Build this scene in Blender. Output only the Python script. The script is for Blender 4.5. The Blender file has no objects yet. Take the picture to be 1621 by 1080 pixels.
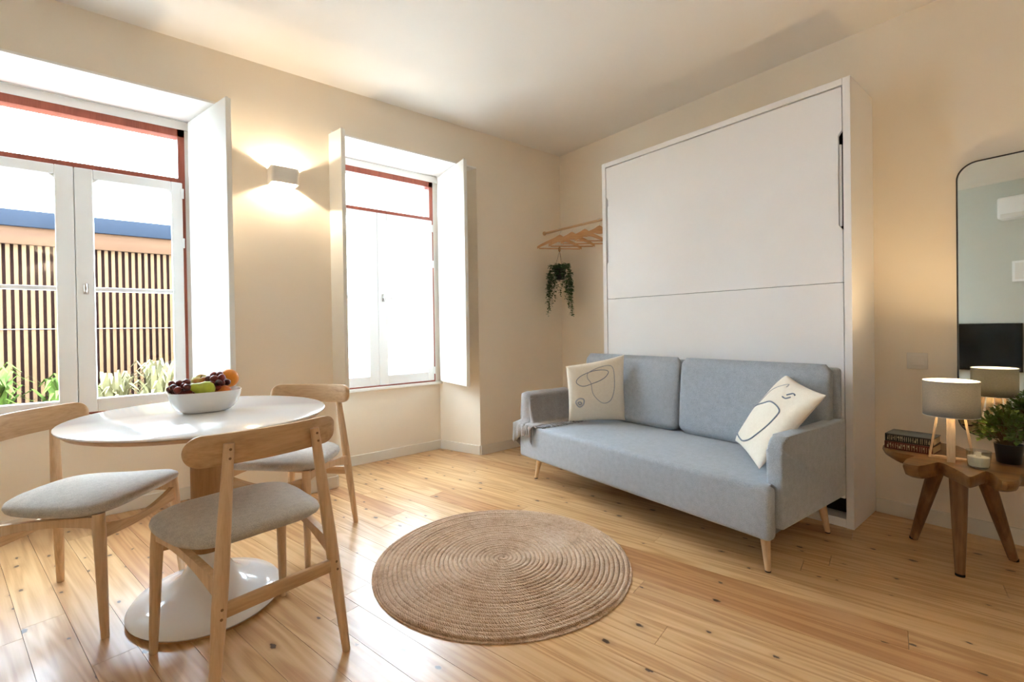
import bpy, bmesh, math, random
from mathutils import Vector, Matrix
random.seed(7)
scene = bpy.context.scene
col = scene.collection
PI = math.pi

# ------------------------------------------------------------------ camera
# room: corner of the two visible walls is the origin, x<0 along the window wall,
# y<0 along the bed wall, z up
cam_d = bpy.data.cameras.new('camera')
cam_d.sensor_width = 36.0
cam_d.lens = 738.2 * 36.0 / 1621.0
cam_d.shift_y = -14.77 / 1621.0
cam_d.clip_start = 0.02
cam = bpy.data.objects.new('camera', cam_d)
col.objects.link(cam)
def cam_axes(yaw, pitch, roll):
    y, p, r = [math.radians(v) for v in (yaw, pitch, roll)]
    f = Vector((math.sin(y)*math.cos(p), math.cos(y)*math.cos(p), math.sin(p)))
    r0 = Vector((math.cos(y), -math.sin(y), 0)); u0 = r0.cross(f)
    return r0*math.cos(r)+u0*math.sin(r), u0*math.cos(r)-r0*math.sin(r), f
rt, up, fw = cam_axes(39.146, -0.447, -0.876)
cam.matrix_world = Matrix(((rt.x, up.x, -fw.x, -3.219), (rt.y, up.y, -fw.y, -3.188),
                           (rt.z, up.z, -fw.z, 1.056), (0, 0, 0, 1)))
scene.camera = cam

# ------------------------------------------------------------------ world, sun, exposure
world = bpy.data.worlds.new('sky'); scene.world = world
world.use_nodes = True
wb = world.node_tree.nodes['Background']
wb.inputs['Color'].default_value = (0.76, 0.90, 1.08, 1)
wb.inputs['Strength'].default_value = 7.8
sun_d = bpy.data.lights.new('sun', 'SUN'); sun_d.energy = 2.5; sun_d.angle = math.radians(1.0)
sun_d.color = (1.0, 0.98, 0.95)
sun = bpy.data.objects.new('sun', sun_d); col.objects.link(sun)
sun.rotation_euler = Vector((-0.12, 0.38, -0.92)).to_track_quat('-Z', 'Y').to_euler()
vs = scene.view_settings
vs.view_transform = 'Standard'; vs.look = 'None'; vs.gamma = 1.0; vs.use_curve_mapping = False
vs.exposure = 2.0
scene.cycles.max_bounces = 16; scene.cycles.diffuse_bounces = 10; scene.cycles.transparent_max_bounces = 16

# ------------------------------------------------------------------ node helpers
def new_mat(name):
    m = bpy.data.materials.new(name); m.use_nodes = True
    nt = m.node_tree; nt.nodes.clear()
    out = nt.nodes.new('ShaderNodeOutputMaterial')
    return m, nt, out
def N(nt, typ, **kw):
    n = nt.nodes.new(typ)
    for k, v in kw.items():
        if k.startswith('_'): setattr(n, k[1:], v)
        else: n.inputs[k.replace('__', ' ')].default_value = v
    return n
def L(nt, a, b): nt.links.new(a, b)
def rgba(c): return (c[0], c[1], c[2], 1.0)
def ramp(nt, fac, stops):
    r = nt.nodes.new('ShaderNodeValToRGB'); e = r.color_ramp.elements
    while len(e) < len(stops): e.new(0.5)
    for el, (p, c) in zip(e, stops): el.position = p; el.color = rgba(c)
    L(nt, fac, r.inputs['Fac']); return r.outputs['Color']
def math_node(nt, op, a, b=None):
    n = nt.nodes.new('ShaderNodeMath'); n.operation = op
    for i, v in enumerate((a, b)):
        if v is None: continue
        if isinstance(v, (int, float)): n.inputs[i].default_value = v
        else: L(nt, v, n.inputs[i])
    return n.outputs[0]
def mixc(nt, fac, a, b, mode='MIX'):
    n = nt.nodes.new('ShaderNodeMix'); n.data_type = 'RGBA'; n.blend_type = mode
    for i, v in ((0, fac), (6, a), (7, b)):
        if isinstance(v, (int, float)): n.inputs[i].default_value = v
        elif isinstance(v, tuple): n.inputs[i].default_value = rgba(v)
        else: L(nt, v, n.inputs[i])
    return n.outputs[2]
def bsdf(nt, out, rough=0.5, spec=0.5, metal=0.0, coat=0.0):
    b = nt.nodes.new('ShaderNodeBsdfPrincipled')
    b.inputs['Roughness'].default_value = rough
    b.inputs['Specular IOR Level'].default_value = spec
    b.inputs['Metallic'].default_value = metal
    b.inputs['Coat Weight'].default_value = coat
    L(nt, b.outputs[0], out.inputs['Surface']); return b
def bump(nt, b, h, strength=0.2, dist=0.01):
    n = nt.nodes.new('ShaderNodeBump'); n.inputs['Strength'].default_value = strength
    n.inputs['Distance'].default_value = dist
    L(nt, h, n.inputs['Height']); L(nt, n.outputs[0], b.inputs['Normal'])
def objcoord(nt, scale=(1, 1, 1), rnd=0.0):
    t = nt.nodes.new('ShaderNodeTexCoord'); m = nt.nodes.new('ShaderNodeMapping')
    m.inputs['Scale'].default_value = scale
    L(nt, t.outputs['Object'], m.inputs['Vector'])
    if rnd:
        oi = nt.nodes.new('ShaderNodeObjectInfo')
        v = nt.nodes.new('ShaderNodeCombineXYZ')
        k = math_node(nt, 'MULTIPLY', oi.outputs['Random'], rnd)
        for i in range(3): L(nt, k, v.inputs[i])
        L(nt, v.outputs[0], m.inputs['Location'])
    return m.outputs[0]
def noise(nt, vec, scale, detail=3.0, rough=0.55, dist=0.0):
    n = nt.nodes.new('ShaderNodeTexNoise')
    n.inputs['Scale'].default_value = scale; n.inputs['Detail'].default_value = detail
    n.inputs['Roughness'].default_value = rough; n.inputs['Distortion'].default_value = dist
    L(nt, vec, n.inputs['Vector']); return n.outputs['Fac']

def paint(name, c, rough=0.6, spec=0.3, var=0.03, scale=6.0, bmp=0.0, coat=0.0):
    m, nt, out = new_mat(name); b = bsdf(nt, out, rough, spec, coat=coat)
    v = objcoord(nt); f = noise(nt, v, scale)
    lo = tuple(x*(1-var) for x in c); hi = tuple(min(1, x*(1+var)) for x in c)
    L(nt, ramp(nt, f, [(0.3, lo), (0.7, hi)]), b.inputs['Base Color'])
    if bmp: bump(nt, b, noise(nt, v, 220.0, 2.0), bmp, 0.002)
    return m
def fabric(name, c1, c2, scale=260.0, bmp=0.35, rough=0.95, sheen=0.25):
    m, nt, out = new_mat(name); b = bsdf(nt, out, rough, 0.15)
    b.inputs['Sheen Weight'].default_value = sheen
    v = objcoord(nt)
    f = noise(nt, v, scale, 2.0, 0.7); g = noise(nt, v, scale*0.12, 3.0)
    k = math_node(nt, 'ADD', math_node(nt, 'MULTIPLY', f, 0.75), math_node(nt, 'MULTIPLY', g, 0.25))
    L(nt, ramp(nt, k, [(0.38, c1), (0.62, c2)]), b.inputs['Base Color'])
    bump(nt, b, f, bmp, 0.003); return m
def wood(name, c1, c2, c3, along='Z', scale=1.0, rough=0.45, coat=0.0, spec=0.4):
    m, nt, out = new_mat(name); b = bsdf(nt, out, rough, spec, coat=coat)
    s = {'X': (1.4, 18, 18), 'Y': (18, 1.4, 18), 'Z': (18, 18, 1.4)}[along]
    v = objcoord(nt, tuple(q*scale for q in s), 37.0)
    f = noise(nt, v, 1.6, 5.0, 0.6, 0.6)
    s2 = tuple(q*4 for q in s)
    v2 = objcoord(nt, tuple(q*scale for q in s2), 11.0)
    g = noise(nt, v2, 2.2, 3.0)
    k = math_node(nt, 'ADD', math_node(nt, 'MULTIPLY', f, 0.7), math_node(nt, 'MULTIPLY', g, 0.3))
    L(nt, ramp(nt, k, [(0.30, c1), (0.5, c2), (0.70, c3)]), b.inputs['Base Color'])
    bump(nt, b, g, 0.08, 0.002); return m
def emit(name, c, s):
    m, nt, out = new_mat(name); e = N(nt, 'ShaderNodeEmission', Color=rgba(c), Strength=s)
    L(nt, e.outputs[0], out.inputs['Surface']); return m
def metal(name, c, rough=0.3):
    m, nt, out = new_mat(name); b = bsdf(nt, out, rough, 0.5, 1.0)
    f = noise(nt, objcoord(nt), 60.0)
    L(nt, ramp(nt, f, [(0.3, tuple(x*0.93 for x in c)), (0.7, c)]), b.inputs['Base Color']); return m

M = {}
M['wall'] = paint('cream_wall_paint', (0.86, 0.785, 0.67), 0.75, 0.15, 0.015, 2.0, 0.05)
M['wall_white'] = paint('dimmed_white_wall_paint', (0.60, 0.61, 0.55), 0.75, 0.15, 0.015, 2.0, 0.05)  # white wall's dimness put into a greyer colour, also trims bounce
M['wall_taupe'] = paint('taupe_fill_cut_tone', (0.48, 0.43, 0.36), 0.75, 0.15, 0.03, 2.0, 0.05)  # unseen wall's dark tone, chosen to cut bounced fill on the right side
M['ceiling'] = paint('ceiling_paint', (0.82, 0.785, 0.73), 0.8, 0.1, 0.01, 2.0)
M['reveal'] = paint('white_reveal_paint', (0.90, 0.89, 0.86), 0.6, 0.2, 0.01, 2.0)
M['base'] = paint('baseboard_paint', (0.78, 0.74, 0.66), 0.5, 0.3, 0.01, 3.0)
M['win'] = paint('white_window_paint', (0.88, 0.88, 0.87), 0.4, 0.4, 0.01, 5.0)
M['shutter'] = paint('white_shutter_paint', (0.84, 0.84, 0.80), 0.45, 0.35, 0.01, 5.0)
M['red'] = wood('red_stained_frame_wood', (0.24, 0.055, 0.035), (0.33, 0.085, 0.05), (0.40, 0.11, 0.065), 'Z', 1.0, 0.45)
M['white'] = paint('white_lacquer', (0.90, 0.89, 0.885), 0.35, 0.4, 0.01, 3.0)
M['gloss_white'] = paint('gloss_white_lacquer', (0.86, 0.87, 0.88), 0.12, 0.5, 0.008, 3.0, 0, 0.3)
M['dark'] = paint('dark_void', (0.02, 0.02, 0.02), 0.8, 0.1, 0.1)
M['black'] = paint('black_plastic', (0.012, 0.012, 0.013), 0.35, 0.5, 0.1)
M['oak'] = wood('pale_oak', (0.50, 0.32, 0.175), (0.66, 0.455, 0.27), (0.76, 0.555, 0.36), 'Z', 1.0, 0.45)
M['oak_x'] = wood('pale_oak_lengthwise', (0.42, 0.255, 0.125), (0.58, 0.38, 0.205), (0.68, 0.47, 0.275), 'X', 1.0, 0.45)
M['oak_dark'] = wood('oak_pedestal', (0.30, 0.155, 0.06), (0.40, 0.22, 0.095), (0.48, 0.28, 0.13), 'Z', 1.0, 0.45)
M['plug'] = paint('dark_plug', (0.22, 0.12, 0.06), 0.5)
M['seat_fab'] = fabric('taupe_seat_fabric', (0.39, 0.36, 0.32), (0.62, 0.58, 0.52), 420.0)
M['sofa'] = fabric('grey_blue_sofa_fabric', (0.30, 0.335, 0.375), (0.44, 0.48, 0.53), 330.0)
M['canvas'] = fabric('natural_canvas', (0.82, 0.74, 0.61), (0.91, 0.84, 0.71), 500.0, 0.15)
M['blue_yarn'] = fabric('slate_blue_yarn', (0.14, 0.17, 0.22), (0.22, 0.26, 0.32), 600.0)
M['grey_yarn'] = fabric('grey_yarn', (0.36, 0.36, 0.37), (0.48, 0.48, 0.49), 600.0)
M['throw'] = fabric('grey_throw_fabric', (0.25, 0.232, 0.225), (0.37, 0.345, 0.335), 300.0)
M['fringe'] = fabric('grey_fringe_yarn', (0.20, 0.185, 0.19), (0.42, 0.40, 0.40), 300.0)
M['shade'] = None
M['chrome'] = metal('brushed_chrome', (0.70, 0.69, 0.67), 0.3)
M['mirror_frame'] = paint('black_metal_frame', (0.02, 0.018, 0.016), 0.4, 0.5)
M['fixture'] = paint('white_plaster_fixture', (0.80, 0.77, 0.72), 0.6, 0.3, 0.01)
M['hanger'] = wood('hanger_beech', (0.50, 0.26, 0.11), (0.64, 0.36, 0.17), (0.72, 0.44, 0.23), 'X', 1.0, 0.4)
M['rail'] = wood('rail_beech', (0.55, 0.36, 0.19), (0.66, 0.45, 0.26), (0.74, 0.53, 0.32), 'Y', 1.0, 0.45)
M['leaf_dark'] = paint('trailing_leaf_green', (0.055, 0.115, 0.045), 0.5, 0.4, 0.35, 30.0)
M['leaf'] = paint('bush_leaf_green', (0.13, 0.20, 0.035), 0.45, 0.45, 0.4, 25.0)
M['leaf_out'] = paint('garden_leaf_green', (0.062, 0.10, 0.016), 0.6, 0.15, 0.35, 8.0)
M['leaf_sunlit'] = paint('garden_leaf_sunlit', (0.16, 0.145, 0.07), 0.6, 0.15, 0.3, 8.0)  # strong sunlight on the foliage put into a cream leaf colour
M['root'] = wood('root_wood', (0.07, 0.027, 0.009), (0.20, 0.095, 0.03), (0.30, 0.16, 0.055), 'Y', 0.45, 0.4, 0.1)
M['root_leg'] = wood('root_leg_wood', (0.10, 0.045, 0.017), (0.20, 0.10, 0.04), (0.33, 0.19, 0.09), 'Z', 0.5, 0.45)
M['lamp_wood'] = wood('lamp_ash_wood', (0.52, 0.36, 0.20), (0.62, 0.45, 0.27), (0.70, 0.53, 0.34), 'Z', 1.5, 0.45)
M['wax'] = paint('cream_wax', (0.82, 0.75, 0.58), 0.5, 0.3, 0.02)
M['paper'] = paint('aged_page_paper', (0.55, 0.42, 0.27), 0.9, 0.05, 0.15, 200.0)
M['book_blue'] = paint('slate_blue_cloth', (0.075, 0.085, 0.10), 0.6, 0.3, 0.15, 80.0)
M['book_black'] = paint('black_spine_cloth', (0.02, 0.018, 0.018), 0.6, 0.3, 0.2, 80.0)
M['book_red'] = paint('dark_red_spine_cloth', (0.10, 0.022, 0.015), 0.6, 0.3, 0.2, 80.0)
M['gilt'] = paint('gilt_lettering', (0.50, 0.42, 0.28), 0.4, 0.5, 0.1, 80.0)
M['screen'] = paint('dark_tv_screen', (0.008, 0.009, 0.011), 0.08, 0.5, 0.05)
M['orange'] = paint('orange_peel', (0.80, 0.27, 0.02), 0.45, 0.4, 0.08, 60.0, 0.25)
M['pear'] = paint('pear_skin', (0.50, 0.58, 0.06), 0.4, 0.4, 0.12, 30.0)
M['peach'] = paint('peach_skin', (0.62, 0.20, 0.05), 0.6, 0.25, 0.3, 18.0)
M['stem'] = paint('brown_stem', (0.16, 0.10, 0.04), 0.7, 0.2, 0.2)
M['ground'] = paint('patio_concrete', (0.38, 0.37, 0.35), 0.9, 0.1, 0.06, 3.0)
M['garden_wall'] = paint('white_garden_render', (0.86, 0.86, 0.84), 0.9, 0.1, 0.04, 2.0)
M['slat'] = wood('larch_slat', (0.074, 0.037, 0.0125), (0.094, 0.050, 0.0185), (0.108, 0.061, 0.025), 'Z', 0.6, 0.8)
M['fascia'] = wood('larch_fascia', (0.046, 0.017, 0.0040), (0.058, 0.023, 0.0060), (0.070, 0.031, 0.010), 'X', 0.4, 0.8)
M['fence_back'] = paint('dark_fence_backing', (0.028, 0.0125, 0.0115), 0.9, 0.1, 0.2, 4.0)
M['coping'] = paint('blue_grey_coping', (0.0065, 0.0115, 0.021), 0.8, 0.2, 0.08, 3.0)
M['wire'] = paint('pale_wire', (0.09, 0.08, 0.07), 0.6)

def apple_mat():
    m, nt, out = new_mat('apple_skin'); b = bsdf(nt, out, 0.35, 0.4)
    f = noise(nt, objcoord(nt), 14.0, 3.0)
    L(nt, ramp(nt, f, [(0.42, (0.62, 0.60, 0.16)), (0.62, (0.55, 0.16, 0.04))]), b.inputs['Base Color']); return m
M['apple'] = apple_mat()
def grape_mat():
    m, nt, out = new_mat('red_grape_skin'); b = bsdf(nt, out, 0.3, 0.5)
    oi = nt.nodes.new('ShaderNodeObjectInfo'); f = noise(nt, objcoord(nt), 40.0)
    k = math_node(nt, 'ADD', math_node(nt, 'MULTIPLY', oi.outputs['Random'], 0.7), math_node(nt, 'MULTIPLY', f, 0.3))
    L(nt, ramp(nt, k, [(0.1, (0.055, 0.009, 0.012)), (0.9, (0.25, 0.035, 0.028))]), b.inputs['Base Color']); return m
M['grape'] = grape_mat()
def pane_mat(name='window_glass', tint=(0.98, 1, 0.99), f0=0.035):
    m, nt, out = new_mat(name)
    t = N(nt, 'ShaderNodeBsdfTransparent', Color=rgba(tint)); g = N(nt, 'ShaderNodeBsdfGlossy', Roughness=0.02)
    fr = N(nt, 'ShaderNodeLayerWeight', Blend=0.5); mx = nt.nodes.new('ShaderNodeMixShader')
    k = math_node(nt, 'ADD', math_node(nt, 'MULTIPLY', math_node(nt, 'POWER', fr.outputs['Facing'], 5.0), 0.7), f0)
    L(nt, k, mx.inputs[0]); L(nt, t.outputs[0], mx.inputs[1]); L(nt, g.outputs[0], mx.inputs[2])
    L(nt, mx.outputs[0], out.inputs['Surface']); return m
M['pane'] = pane_mat()
M['tumbler'] = pane_mat('candle_glass', (0.90, 0.92, 0.91), 0.09)
def mirror_mat():
    m, nt, out = new_mat('mirror_silver'); b = bsdf(nt, out, 0.015, 0.5, 1.0)
    f = noise(nt, objcoord(nt), 2.0)
    L(nt, ramp(nt, f, [(0.3, (0.84, 0.88, 0.84)), (0.7, (0.86, 0.89, 0.86))]), b.inputs['Base Color']); return m
M['mirror'] = mirror_mat()
def shade_mat():
    m, nt, out = new_mat('grey_lampshade_fabric')
    v = objcoord(nt, (1, 1, 3)); f = noise(nt, v, 160.0, 2.0)
    c = ramp(nt, f, [(0.35, (0.085, 0.09, 0.092)), (0.65, (0.115, 0.12, 0.122))])
    d = nt.nodes.new('ShaderNodeBsdfDiffuse'); t = nt.nodes.new('ShaderNodeBsdfTranslucent')
    L(nt, c, d.inputs['Color']); t.inputs['Color'].default_value = (0.62, 0.58, 0.50, 1)
    mx = nt.nodes.new('ShaderNodeMixShader'); mx.inputs[0].default_value = 0.05
    L(nt, d.outputs[0], mx.inputs[1]); L(nt, t.outputs[0], mx.inputs[2]); L(nt, mx.outputs[0], out.inputs['Surface'])
    return m
M['shade'] = shade_mat()
def jute_mat():
    m, nt, out = new_mat('braided_jute'); b = bsdf(nt, out, 0.95, 0.1)
    b.inputs['Sheen Weight'].default_value = 0.2
    uv = nt.nodes.new('ShaderNodeUVMap'); sp = nt.nodes.new('ShaderNodeSeparateXYZ'); L(nt, uv.outputs[0], sp.inputs[0])
    # braid: diagonal strands along the rope
    a = math_node(nt, 'ADD', math_node(nt, 'MULTIPLY', sp.outputs[0], 330.0), math_node(nt, 'MULTIPLY', sp.outputs[1], 9.0))
    v = objcoord(nt); a = math_node(nt, 'ADD', a, math_node(nt, 'MULTIPLY', noise(nt, v, 38.0, 3.0), 14.0))
    br = math_node(nt, 'ABSOLUTE', math_node(nt, 'SINE', a)); n1 = noise(nt, v, 5.0, 4.0); n2 = noise(nt, v, 300.0, 3.0, 0.7); n3 = noise(nt, v, 45.0, 3.0)
    k = math_node(nt, 'ADD', math_node(nt, 'MULTIPLY', n1, 0.35), math_node(nt, 'MULTIPLY', n2, 0.35))
    k = math_node(nt, 'ADD', k, math_node(nt, 'MULTIPLY', n3, 0.30))
    c = ramp(nt, k, [(0.34, (0.36, 0.20, 0.105)), (0.47, (0.66, 0.44, 0.28)), (0.64, (0.86, 0.67, 0.50))])
    c2 = mixc(nt, math_node(nt, 'MULTIPLY', math_node(nt, 'SUBTRACT', 1.0, br), 0.30), c, (0.32, 0.18, 0.09))
    L(nt, c2, b.inputs['Base Color'])
    h = math_node(nt, 'ADD', br, math_node(nt, 'MULTIPLY', n2, 0.8)); bump(nt, b, h, 0.7, 0.006)
    return m
M['jute'] = jute_mat()
def floor_mat():
    m, nt, out = new_mat('pine_floorboard'); b = bsdf(nt, out, 0.30, 0.5, coat=0.25)
    b.inputs['Coat Roughness'].default_value = 0.22
    oi = nt.nodes.new('ShaderNodeObjectInfo')
    # growth rings: distorted bands running down the board
    v = objcoord(nt, (9.0, 0.55, 1.0), 53.0)
    warp = noise(nt, v, 1.0, 2.0, 0.5, 0.3)
    rings = math_node(nt, 'SINE', math_node(nt, 'MULTIPLY', warp, 58.0))
    rings = math_node(nt, 'ADD', math_node(nt, 'MULTIPLY', rings, 0.5), 0.5)
    v2 = objcoord(nt, (90.0, 2.2, 1.0), 23.0); fine = noise(nt, v2, 1.5, 3.0)
    v3 = objcoord(nt, (3.0, 0.9, 1.0), 71.0); blot = noise(nt, v3, 1.2, 3.0)
    k = math_node(nt, 'ADD', math_node(nt, 'MULTIPLY', rings, 0.30), math_node(nt, 'MULTIPLY', fine, 0.40))
    k = math_node(nt, 'ADD', k, math_node(nt, 'MULTIPLY', blot, 0.30))
    base = ramp(nt, k, [(0.22, (0.70, 0.465, 0.245)), (0.50, (0.60, 0.365, 0.168)), (0.80, (0.43, 0.215, 0.08))])
    tint = ramp(nt, oi.outputs['Random'], [(0.0, (1.08, 1.08, 1.05)), (0.45, (1.0, 1.0, 1.0)), (0.75, (0.93, 0.88, 0.83)), (0.9, (0.80, 0.66, 0.56)), (1.0, (0.70, 0.54, 0.45))])
    c = mixc(nt, 1.0, base, tint, 'MULTIPLY')
    # knots
    vk = objcoord(nt, (8.0, 4.4, 1.0), 91.0)
    vo = nt.nodes.new('ShaderNodeTexVoronoi'); vo.voronoi_dimensions = '2D'; vo.inputs['Scale'].default_value = 1.0
    L(nt, vk, vo.inputs['Vector'])
    sc = nt.nodes.new('ShaderNodeSeparateColor'); L(nt, vo.outputs['Color'], sc.inputs[0])
    pick = math_node(nt, 'GREATER_THAN', sc.outputs[0], 0.52)
    size = math_node(nt, 'ADD', math_node(nt, 'MULTIPLY', sc.outputs[1], 0.055), 0.030)
    dist = math_node(nt, 'ADD', vo.outputs['Distance'], math_node(nt, 'MULTIPLY', math_node(nt, 'SUBTRACT', noise(nt, vk, 14.0), 0.5), 0.11))
    core = math_node(nt, 'SUBTRACT', 1.0, math_node(nt, 'DIVIDE', dist, size))
    core = nt_clamp(nt, math_node(nt, 'MULTIPLY', core, 3.0))
    halo = nt_clamp(nt, math_node(nt, 'SUBTRACT', 1.0, math_node(nt, 'DIVIDE', dist, math_node(nt, 'MULTIPLY', size, 2.6))))
    c = mixc(nt, math_node(nt, 'MULTIPLY', math_node(nt, 'MULTIPLY', halo, pick), 0.55), c, (0.33, 0.16, 0.06))
    c = mixc(nt, math_node(nt, 'MULTIPLY', math_node(nt, 'MULTIPLY', core, pick), 0.92), c, (0.06, 0.028, 0.014))
    L(nt, c, b.inputs['Base Color'])
    rr = math_node(nt, 'ADD', math_node(nt, 'MULTIPLY', blot, 0.14), 0.24); L(nt, rr, b.inputs['Roughness'])
    bump(nt, b, fine, 0.05, 0.002); return m
def nt_clamp(nt, s):
    n = nt.nodes.new('ShaderNodeClamp'); L(nt, s, n.inputs[0]); return n.outputs[0]
M['floor'] = floor_mat()

# ------------------------------------------------------------------ geometry helpers
def box(bm, x0, x1, y0, y1, z0, z1, bev=0.0, seg=2, mtx=None):
    m = Matrix.Translation(((x0+x1)/2, (y0+y1)/2, (z0+z1)/2)) @ Matrix.Diagonal((x1-x0, y1-y0, z1-z0, 1))
    if mtx: m = mtx @ m
    r = bmesh.ops.create_cube(bm, size=1.0, matrix=m)
    if bev:
        es = {e for v in r['verts'] for e in v.link_edges}
        bmesh.ops.bevel(bm, geom=list(es), offset=bev, segments=seg, profile=0.5, affect='EDGES')
def prism(bm, poly, z0, z1, bev=0.0, seg=2, fn=None):
    fn = fn or (lambda a, b, c: (a, b, c))
    n = len(poly)
    lo = [bm.verts.new(fn(p[0], p[1], z0)) for p in poly]; hi = [bm.verts.new(fn(p[0], p[1], z1)) for p in poly]
    fs = [bm.faces.new(lo[::-1]), bm.faces.new(hi)]
    for i in range(n): fs.append(bm.faces.new((lo[i], lo[(i+1) % n], hi[(i+1) % n], hi[i])))
    if bev:
        es = {e for f in fs for e in f.edges}
        bmesh.ops.bevel(bm, geom=list(es), offset=bev, segments=seg, profile=0.5, affect='EDGES')
    bmesh.ops.recalc_face_normals(bm, faces=bm.faces)
def loft(bm, rings, cap=True, closed=False):
    vr = [[bm.verts.new(p) for p in r] for r in rings]
    n = len(vr[0]); k = len(vr)
    for i in range(k if closed else k-1):
        a, b = vr[i], vr[(i+1) % k]
        for j in range(n): bm.faces.new((a[j], a[(j+1) % n], b[(j+1) % n], b[j]))
    if cap and not closed:
        bm.faces.new(vr[0][::-1]); bm.faces.new(vr[-1])
    return vr
def lathe(bm, prof, n=32, cx=0, cy=0, sx=1.0, sy=1.0, cap=True, pw=2.0):
    def ring(r, z):
        o = []
        for i in range(n):
            a = 2*PI*i/n; c, s = math.cos(a), math.sin(a)
            if pw != 2.0:
                c = math.copysign(abs(c)**(2/pw), c); s = math.copysign(abs(s)**(2/pw), s)
            o.append(Vector((cx+r*sx*c, cy+r*sy*s, z)))
        return o
    loft(bm, [ring(r, z) for r, z in prof], cap)
def tube(bm, pts, rad, n=8, cap=True, closed=False, flat=1.0, upv=None):
    pts = [Vector(p) for p in pts]; k = len(pts)
    if isinstance(rad, (int, float)): rad = [rad]*k
    rings = []; prev = None
    for i, p in enumerate(pts):
        if closed: t = pts[(i+1) % k]-pts[(i-1) % k]
        else: t = pts[min(i+1, k-1)]-pts[max(i-1, 0)]
        t.normalize()
        if prev is None:
            u = Vector(upv) if upv else (Vector((0, 0, 1)) if abs(t.z) < 0.9 else Vector((1, 0, 0)))
        else: u = prev
        u = (u-t*u.dot(t)); u.normalize(); prev = u; w = t.cross(u)
        rings.append([p+u*(math.cos(2*PI*j/n)*rad[i]*flat)+w*(math.sin(2*PI*j/n)*rad[i]) for j in range(n)])
    loft(bm, rings, cap, closed)
def sphere(bm, c, r, sx=1, sy=1, sz=1, u=16, v=10, rot=None):
    m = Matrix.Translation(c) @ (rot or Matrix.Identity(4)) @ Matrix.Diagonal((sx*r, sy*r, sz*r, 1))
    bmesh.ops.create_uvsphere(bm, u_segments=u, v_segments=v, radius=1.0, matrix=m)
def obj(name, bm, mat, parent=None, smooth=True, loc=None, rot=None, angle=40, label=None):
    me = bpy.data.meshes.new(name); bm.to_mesh(me); bm.free()
    if smooth:
        me.polygons.foreach_set('use_smooth', [True]*len(me.polygons))
        me.set_sharp_from_angle(angle=math.radians(angle))
    if mat: me.materials.append(M[mat] if isinstance(mat, str) else mat)
    o = bpy.data.objects.new(name, me); col.objects.link(o)
    if parent: o.parent = parent
    if loc: o.location = loc
    if rot: o.rotation_euler = rot
    if label: o['label'] = label
    return o
def tag(o, label, cat, group=None, kind=None):
    o['label'] = label; o['category'] = cat
    if group: o['group'] = group
    if kind: o['kind'] = kind
    return o
def thing(name, label, cat, loc=(0, 0, 0), rz=0.0, group=None):
    o = bpy.data.objects.new(name, None); o.empty_display_size = 0.1; col.objects.link(o)
    o.location = loc; o.rotation_euler = (0, 0, rz)
    return tag(o, label, cat, group)
def B(): return bmesh.new()
def boxobj(name, mat, parent, x0, x1, y0, y1, z0, z1, bev=0.0, seg=2, label=None):
    bm = B(); box(bm, x0, x1, y0, y1, z0, z1, bev, seg); return obj(name, bm, mat, parent, label=label)
def copy_tree(o, parent=None):
    c = o.copy(); col.objects.link(c); c.parent = parent
    for ch in o.children: copy_tree(ch, c)
    return c

# ------------------------------------------------------------------ room shell
H = 2.70; XW = -4.80; YB = -4.20
NB = 0.42           # depth of the window niches
NICHES = [dict(f0=-4.20, f1=-2.79, b0=-4.03, b1=-2.89), dict(f0=-2.165, f1=-0.98, b0=-2.255, b1=-1.115)]
SO = 2.386          # soffit height
bm = B()
def plan(poly, z0, z1): prism(bm, poly, z0, z1)
n1, n2 = NICHES
plan([(XW-0.15, 0), (n1['f0'], 0), (n1['b0'], NB), (n1['b0'], 0.55), (XW-0.15, 0.55)], -0.03, H)
plan([(n1['f1'], 0), (n2['f0'], 0), (n2['b0'], NB), (n2['b0'], 0.55), (n1['b1'], 0.55), (n1['b1'], NB)], -0.03, H)
plan([(n2['f1'], 0), (0.15, 0), (0.15, 0.55), (n2['b1'], 0.55), (n2['b1'], NB)], -0.03, H)
wall = obj('wall_left', bm, 'wall', smooth=False)
tag(wall, 'cream painted wall with two deep window niches', 'wall', kind='structure')
bm = B()
for n in NICHES:
    plan([(n['f0'], 0.0), (n['f1'], 0.0), (n['b1'], NB), (n['b1'], 0.55), (n['b0'], 0.55), (n['b0'], NB)], SO+0.012, H)
    plan([(n['b0'], NB), (n['b1'], NB), (n['b1'], 0.55), (n['b0'], 0.55)], -0.03, 0.575)
obj('wall_infill', bm, 'wall', wall, smooth=False)
bm = B()
for n in NICHES:     # white soffit boards under the lintels
    plan([(n['f0']+0.001, 0.001), (n['f1']-0.001, 0.001), (n['b1']-0.001, 0.549), (n['b0']+0.001, 0.549)], SO, SO+0.012)
obj('soffit_board', bm, 'reveal', wall, smooth=False)

bm = B(); box(bm, 0, 0.15, YB-0.15, 0.0, -0.03, H)
tag(obj('wall_right', bm, 'wall', smooth=False), 'cream painted wall behind the wall bed and mirror', 'wall', kind='structure')
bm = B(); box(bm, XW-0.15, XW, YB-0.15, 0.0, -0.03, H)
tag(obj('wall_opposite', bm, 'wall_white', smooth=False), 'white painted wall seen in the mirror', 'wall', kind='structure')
bm = B(); box(bm, XW, 0.0, YB-0.15, YB, -0.03, H)
tag(obj('wall_back', bm, 'wall_taupe', smooth=False), 'unseen wall behind the camera, taupe tone chosen to cut fill light', 'wall', kind='structure')
bm = B(); box(bm, XW-0.15, 0.15, YB-0.15, 0.55, H, H+0.2)
tag(obj('ceiling', bm, 'ceiling', smooth=False), 'plain off-white ceiling', 'ceiling', kind='structure')
bm = B(); box(bm, XW-0.15, 0.15, YB-0.15, 0.55, -0.15, -0.018)
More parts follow.
